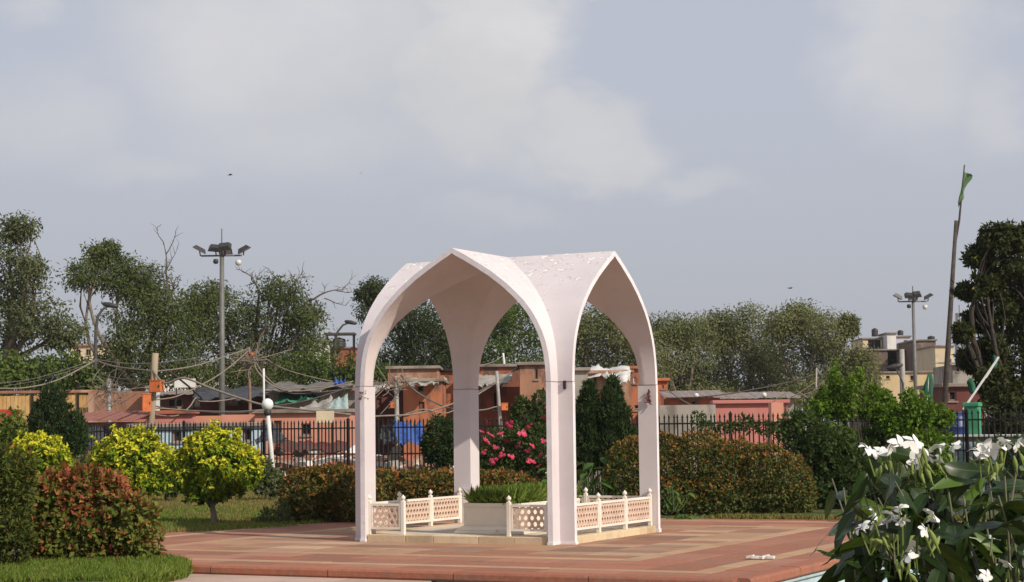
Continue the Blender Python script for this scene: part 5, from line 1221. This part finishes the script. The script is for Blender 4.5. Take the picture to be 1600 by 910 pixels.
def rolled_flag(label, x, y0, y1, d, poles, w, seed):
    b = at(x, y1, d); b.z = 0; root = thing('furled_flag', label, 'flag', b, 0, 'furled green flags'); r = random.Random(seed)
    (ax, ay), (cx, cy) = poles; p, q = at(ax, ay, d) - b, at(cx, cy, d) - b
    MB().tube([p, q], .03, 6).build('staff', WHITEP, root)
    mb = MB(); n, k = 12, 14; W = m(w, d)
    for i in range(n + 1):
        t = i / n; u = at(x, y0 + (y1 - y0) * t, d) - b; a = W / 2 * (.25 + .9 * math.sin(math.pi * (.1 + .75 * t)))
        for j in range(k): th = 2 * math.pi * j / k; f = a * (1 + .45 * math.sin(3 * th + 4 * t + seed) + .2 * math.sin(7 * th - 6 * t)) ; mb.v.append((u.x + f * math.cos(th) + W * .18 * math.sin(5 * t + seed), u.y + f * .6 * math.sin(th), u.z + .03 * math.sin(4 * th)))
    for i in range(n):
        for j in range(k): mb.f.append((i * k + j, i * k + (j + 1) % k, (i + 1) * k + (j + 1) % k, (i + 1) * k + j))
    mb.f += [tuple(range(k - 1, -1, -1)), tuple(range(n * k, (n + 1) * k))]
    mb.build('cloth', FLAGD, root, True)
rolled_flag('furled green flag on a white staff in front of the climber', 1453, 586, 655, 43, ((1448, 715), (1450, 590)), 11, 3)
rolled_flag('green rag tied half way up the slanting staff at right', 1518, 592, 614, 46, ((1505, 640), (1558, 562)), 8, 4)
rolled_flag('pale green pennant at the top of the slanting staff', 1554, 556, 576, 46.2, ((1540, 590), (1560, 558)), 5, 5)

# ---- green gate pillar, tiled wall and barrel at the right
c = at(1521, 690, 45.2); root = thing('gate_pillar', 'bright green square gate pillar behind the fence at right', 'pillar', (c.x, c.y, -.1), TH)
GP = surf('green_pillar_paint', (.05, .3, .15), (.045, .23, .12), 3, rough=.6, c3=(.12, .42, .26), s3=8, t3=(.6, .7))
MB().bevbox(-.17, .17, -.17, .17, 0, 2.1, .012).build('shaft', GP, root); MB().bevbox(-.2, .2, -.2, .2, 2.1, 2.2, .015).build('cap', GP, root)
root = thing('tiled_wall', 'low pale blue tiled wall behind the fence at right', 'wall', G(.6, FY + .35, -.1), TH)
MB().box(0, 7.5, 0, .2, 0, 1.36).build('core', W_GREY, root)
me = MB().bevbox(-.145, .145, -.014, 0, -.2, .2, .004).mesh('tile', TILE)
for r_ in range(3):
    for i in range(25): put('tile', me, root, (.15 + i * .3, -.002, .22 + r_ * .41))
MB().bevbox(0, 7.5, -.05, .25, 1.362, 1.42, .01).build('coping', W_WHITE, root)
c = at(1494, 690, 50); root = thing('water_drum', 'dark blue plastic drum left of the green pillar', 'drum', (c.x, c.y, -.1))
pr = [(.3, 0)]
for k in range(3): z = .5 + k * .55; pr += [(.36, z - .2), (.36, z - .04), (.38, z - .02), (.38, z + .02), (.36, z + .04)]
MB().lathe(pr + [(.36, 1.85), (.3, 1.95), (.1, 1.97)], 18).build('body', surf('dark_blue_plastic', (.02, .04, .16), (.03, .05, .2), 4, rough=.4), root, True)
MB().lathe([(.29, 1.95), (.29, 2.0), (.05, 2.01)], 16).build('lid', BLACKP, root, True)
for seed, px, py, w in ((51, 1562, 703, 17), (52, 1590, 705, 16)):
    shrub('young_conifer', ('left' if px < 1580 else 'right') + ' of two young spiky conifers below the dark tree', 'conifer', 42.5, px, [(px, py - 4, w * .55, 16), (px, py + 12, w, 22), (px, py + 40, w * 1.1, 30)], LF_THU, 1500, (.13, .02), seed=seed, up=1.5, dd=.05, group='young conifers at right')

# ---- birds
for i, (px, py, d, s, lab) in enumerate(((360, 274, 120, .32, 'dark bird gliding above the floodlight mast'), (1235, 451, 120, .34, 'dark bird flying right of the pavilion'), (564, 271, 150, .2, 'tiny bird high left of the pavilion'))):
    root = thing('bird', lab, 'bird', at(px, py, d), .6 * i, 'birds in the sky'); BM = surf('bird_plumage', (.05, .045, .045), (.08, .07, .07), 9)
    MB().tube([(-s * .55, 0, 0), (-s * .3, 0, .01), (0, 0, .02), (s * .3, 0, .03), (s * .45, 0, .02)], [.01, s * .09, s * .13, s * .1, .01], 8).build('body', BM, root, True)
    for sg in (-1, 1): MB().poly([(s * .25, 0, .03), (-s * .15, 0, .02), (-s * .2, sg * s * .5, s * .22), (-s * .1, sg * s, s * .1), (s * .2, sg * s * .5, s * .25), (s * .05, sg * s * .5, s * .2)], [(0, 1, 2, 5), (0, 5, 4), (5, 2, 3), (4, 5, 3)]).build('wing', BM, root)
    MB().poly([(-s * .45, 0, 0), (-s * .85, -s * .14, 0), (-s * .8, 0, .01), (-s * .85, s * .14, 0)], [(0, 1, 2), (0, 2, 3)]).build('tail', BM, root)

# ================================================================ FLOWERING SHRUB CLOSE TO THE CAMERA
def foreground():
    d0 = 3.6; r = random.Random(12); b0 = base_at(1600, 900, 3.75, -.15)
    root = thing('flowering_shrub', 'white flowered shrub with long glossy leaves close up at lower right', 'shrub', b0)
    LFG = leafmat('glossy_leaf', [(.008, .02, .005), (.014, .034, .008), (.026, .058, .012)], tips=[(.09, .13, .04), (.07, .1, .03)], trans=.16, rough=.36, spec=.4, vary=30)
    LFY = leafmat('young_leaf', [(.07, .13, .02), (.1, .18, .03), (.14, .22, .04)], trans=.35, rough=.35, spec=.4, vary=9)
    PET = leafmat('white_petal', [(.8, .8, .77), (.88, .88, .86)], trans=.12, rough=.55, spec=.2)
    BUD = leafmat('green_bud', [(.2, .27, .07), (.28, .34, .1)], trans=.2)
    mes = [rib(leaf_blade(.105, .036, bd, 11, fd, .001).mesh('leaf', LFG, True)) for bd, fd in ((.1, .25), (.3, .3), (.5, .2), (.2, .1), (.38, .4))]
    mesy = [leaf_blade(.1, .03, bd, 8, .35).mesh('leaf', LFY, True) for bd in (.1, .3)]
    # pinwheel flower: tube and five curved petals
    def flower_me(op):
        mb = MB(); mb.tube([(0, 0, -.018), (0, 0, -.002)], [.0016, .003], 6)
        for k in range(5):
            a = 2 * math.pi * k / 5; n = 5
            for i in range(n):
                t = i / (n - 1); rr = .003 + .023 * t; tw = a + .55 * t; w = .0085 * math.sin(math.pi * (.14 + .78 * t)); z = .004 * math.sin(t * 2.6) * op - .006 * t * t
                c, s = math.cos(tw), math.sin(tw); mb.v += [(rr * c - s * w, rr * s + c * w, z + .002), (rr * c, rr * s, z), (rr * c + s * w, rr * s - c * w, z - .0015)]
            o = len(mb.v) - 3 * n
            for i in range(n - 1):
                for j in range(2): q = o + i * 3 + j; mb.f.append((q, q + 1, q + 4, q + 3))
        return mb.mesh('flower', PET, True)
    fms = [flower_me(1), flower_me(-1)]
    bud = MB().lathe([(.0012, 0), (.0018, .012), (.0035, .02), (.0045, .027), (.003, .034), (.0008, .04)], 7).mesh('bud', BUD, True)
    tips = [(1345, 752), (1392, 742), (1372, 778), (1440, 735), (1425, 765), (1478, 742), (1510, 735), (1545, 740), (1590, 725), (1462, 790), (1505, 775), (1560, 775), (1598, 760), (1420, 800), (1530, 815), (1580, 815), (1480, 830), (1440, 850), (1395, 850), (1520, 865), (1570, 870), (1460, 895), (1600, 905), (1410, 905), (1500, 915), (1555, 920), (1640, 790), (1650, 860), (1640, 730), (1330, 800), (1545, 790), (1490, 800), (1600, 845), (1410, 765), (1455, 762), (1530, 762), (1570, 745), (1395, 820), (1450, 820), (1510, 840), (1550, 840), (1430, 880), (1480, 875), (1540, 890), (1590, 880), (1450, 915), (1530, 925), (1600, 935), (1318, 762), (1335, 785), (1358, 738), (1366, 892), (1378, 832), (1300, 748)]
    wood = []; hub = Vector((0, 0, .55))
    for i, (x, y) in enumerate(tips):
        dd = d0 + r.uniform(-.28, .4); p = at(x, y, dd) - b0
        path = limb_path(hub * r.uniform(.2, 1.), p, .06, r, 7)
        MB().tube(path, [.007 - .0009 * k for k in range(7)], 6).build('branch', surf('shrub_twig', (.1, .1, .06), (.16, .15, .1), 30), root, True)
        dirn = (path[-1] - path[-3]).normalized()
        for k in range(21):
            q = path[-1].lerp(path[-3], r.uniform(-.08, 1.5)); a = r.uniform(0, 6.28)
            v = Vector((math.cos(a), math.sin(a) * .6, r.uniform(-1.5, .2)))
            if x < 1400: v += Vector((-.2, 0, -.1))
            v = (v + dirn * .35).normalized()
            o = put('leaf', r.choice(mes if r.random() < .86 else mesy), root, q)
            o.rotation_euler = (v.to_track_quat('X', 'Z') @ Matrix.Rotation(r.gauss(0, .9), 3, 'X').to_quaternion()).to_euler(); o.scale = [r.uniform(.55, 1.2)] * 3
    fl = [(1428, 690), (1420, 708), (1440, 700), (1432, 716), (1448, 712), (1372, 706), (1356, 702), (1390, 700), (1468, 698), (1490, 696), (1404, 696), (1572, 692), (1590, 690), (1545, 702), (1560, 700), (1530, 706), (1404, 794), (1396, 806), (1386, 814), (1410, 812), (1402, 824), (1346, 824), (1366, 804), (1372, 818), (1446, 828), (1458, 808), (1428, 856), (1418, 868), (1540, 900), (1575, 880), (1600, 870)]
    for i, (x, y) in enumerate(fl):
        dd = d0 - (.12 if y < 760 else .28) + r.uniform(-.1, .1); p = at(x, y, dd) - b0
        o = put('flower', r.choice(fms), root, p); o.rotation_euler = (r.uniform(.1, 1.3), r.uniform(-.6, .6), r.uniform(0, 6)); o.scale = [r.uniform(.55, .9)] * 3
        st = p + Vector((r.uniform(-.01, .02), r.uniform(0, .02), -.05)); MB().tube([p + Vector((0, 0, -.012)), st], .0014, 5).build('stalk', BUD, root)
        for k in range(2):
            q = put('bud', bud, root, st + Vector((r.gauss(0, .016), r.gauss(0, .014), r.uniform(-.015, .012)))); q.rotation_euler = (r.gauss(0, .5), r.gauss(0, .5), 0); q.scale = [r.uniform(.7, 1.2)] * 3
foreground()

# ---- thin warm-grey city haze
def haze():
    mb = MB(); mb.box(-2300, 2300, -2300, 2300, -2.4, 26)
    mt = bpy.data.materials.new('haze_air'); mt.use_nodes = True; T = NT(mt.node_tree)
    v = T.n('VolumePrincipled', i={'Color': (.86, .88, .92, 1), 'Density': .0002, 'Anisotropy': .2}); T.link(v.outputs[0], T.n('OutputMaterial').inputs['Volume'])
    o = mb.build('haze', mt); o['kind'] = 'stuff'; o['label'] = 'thin pale haze over the huts and trees'; o['category'] = 'haze'
haze()
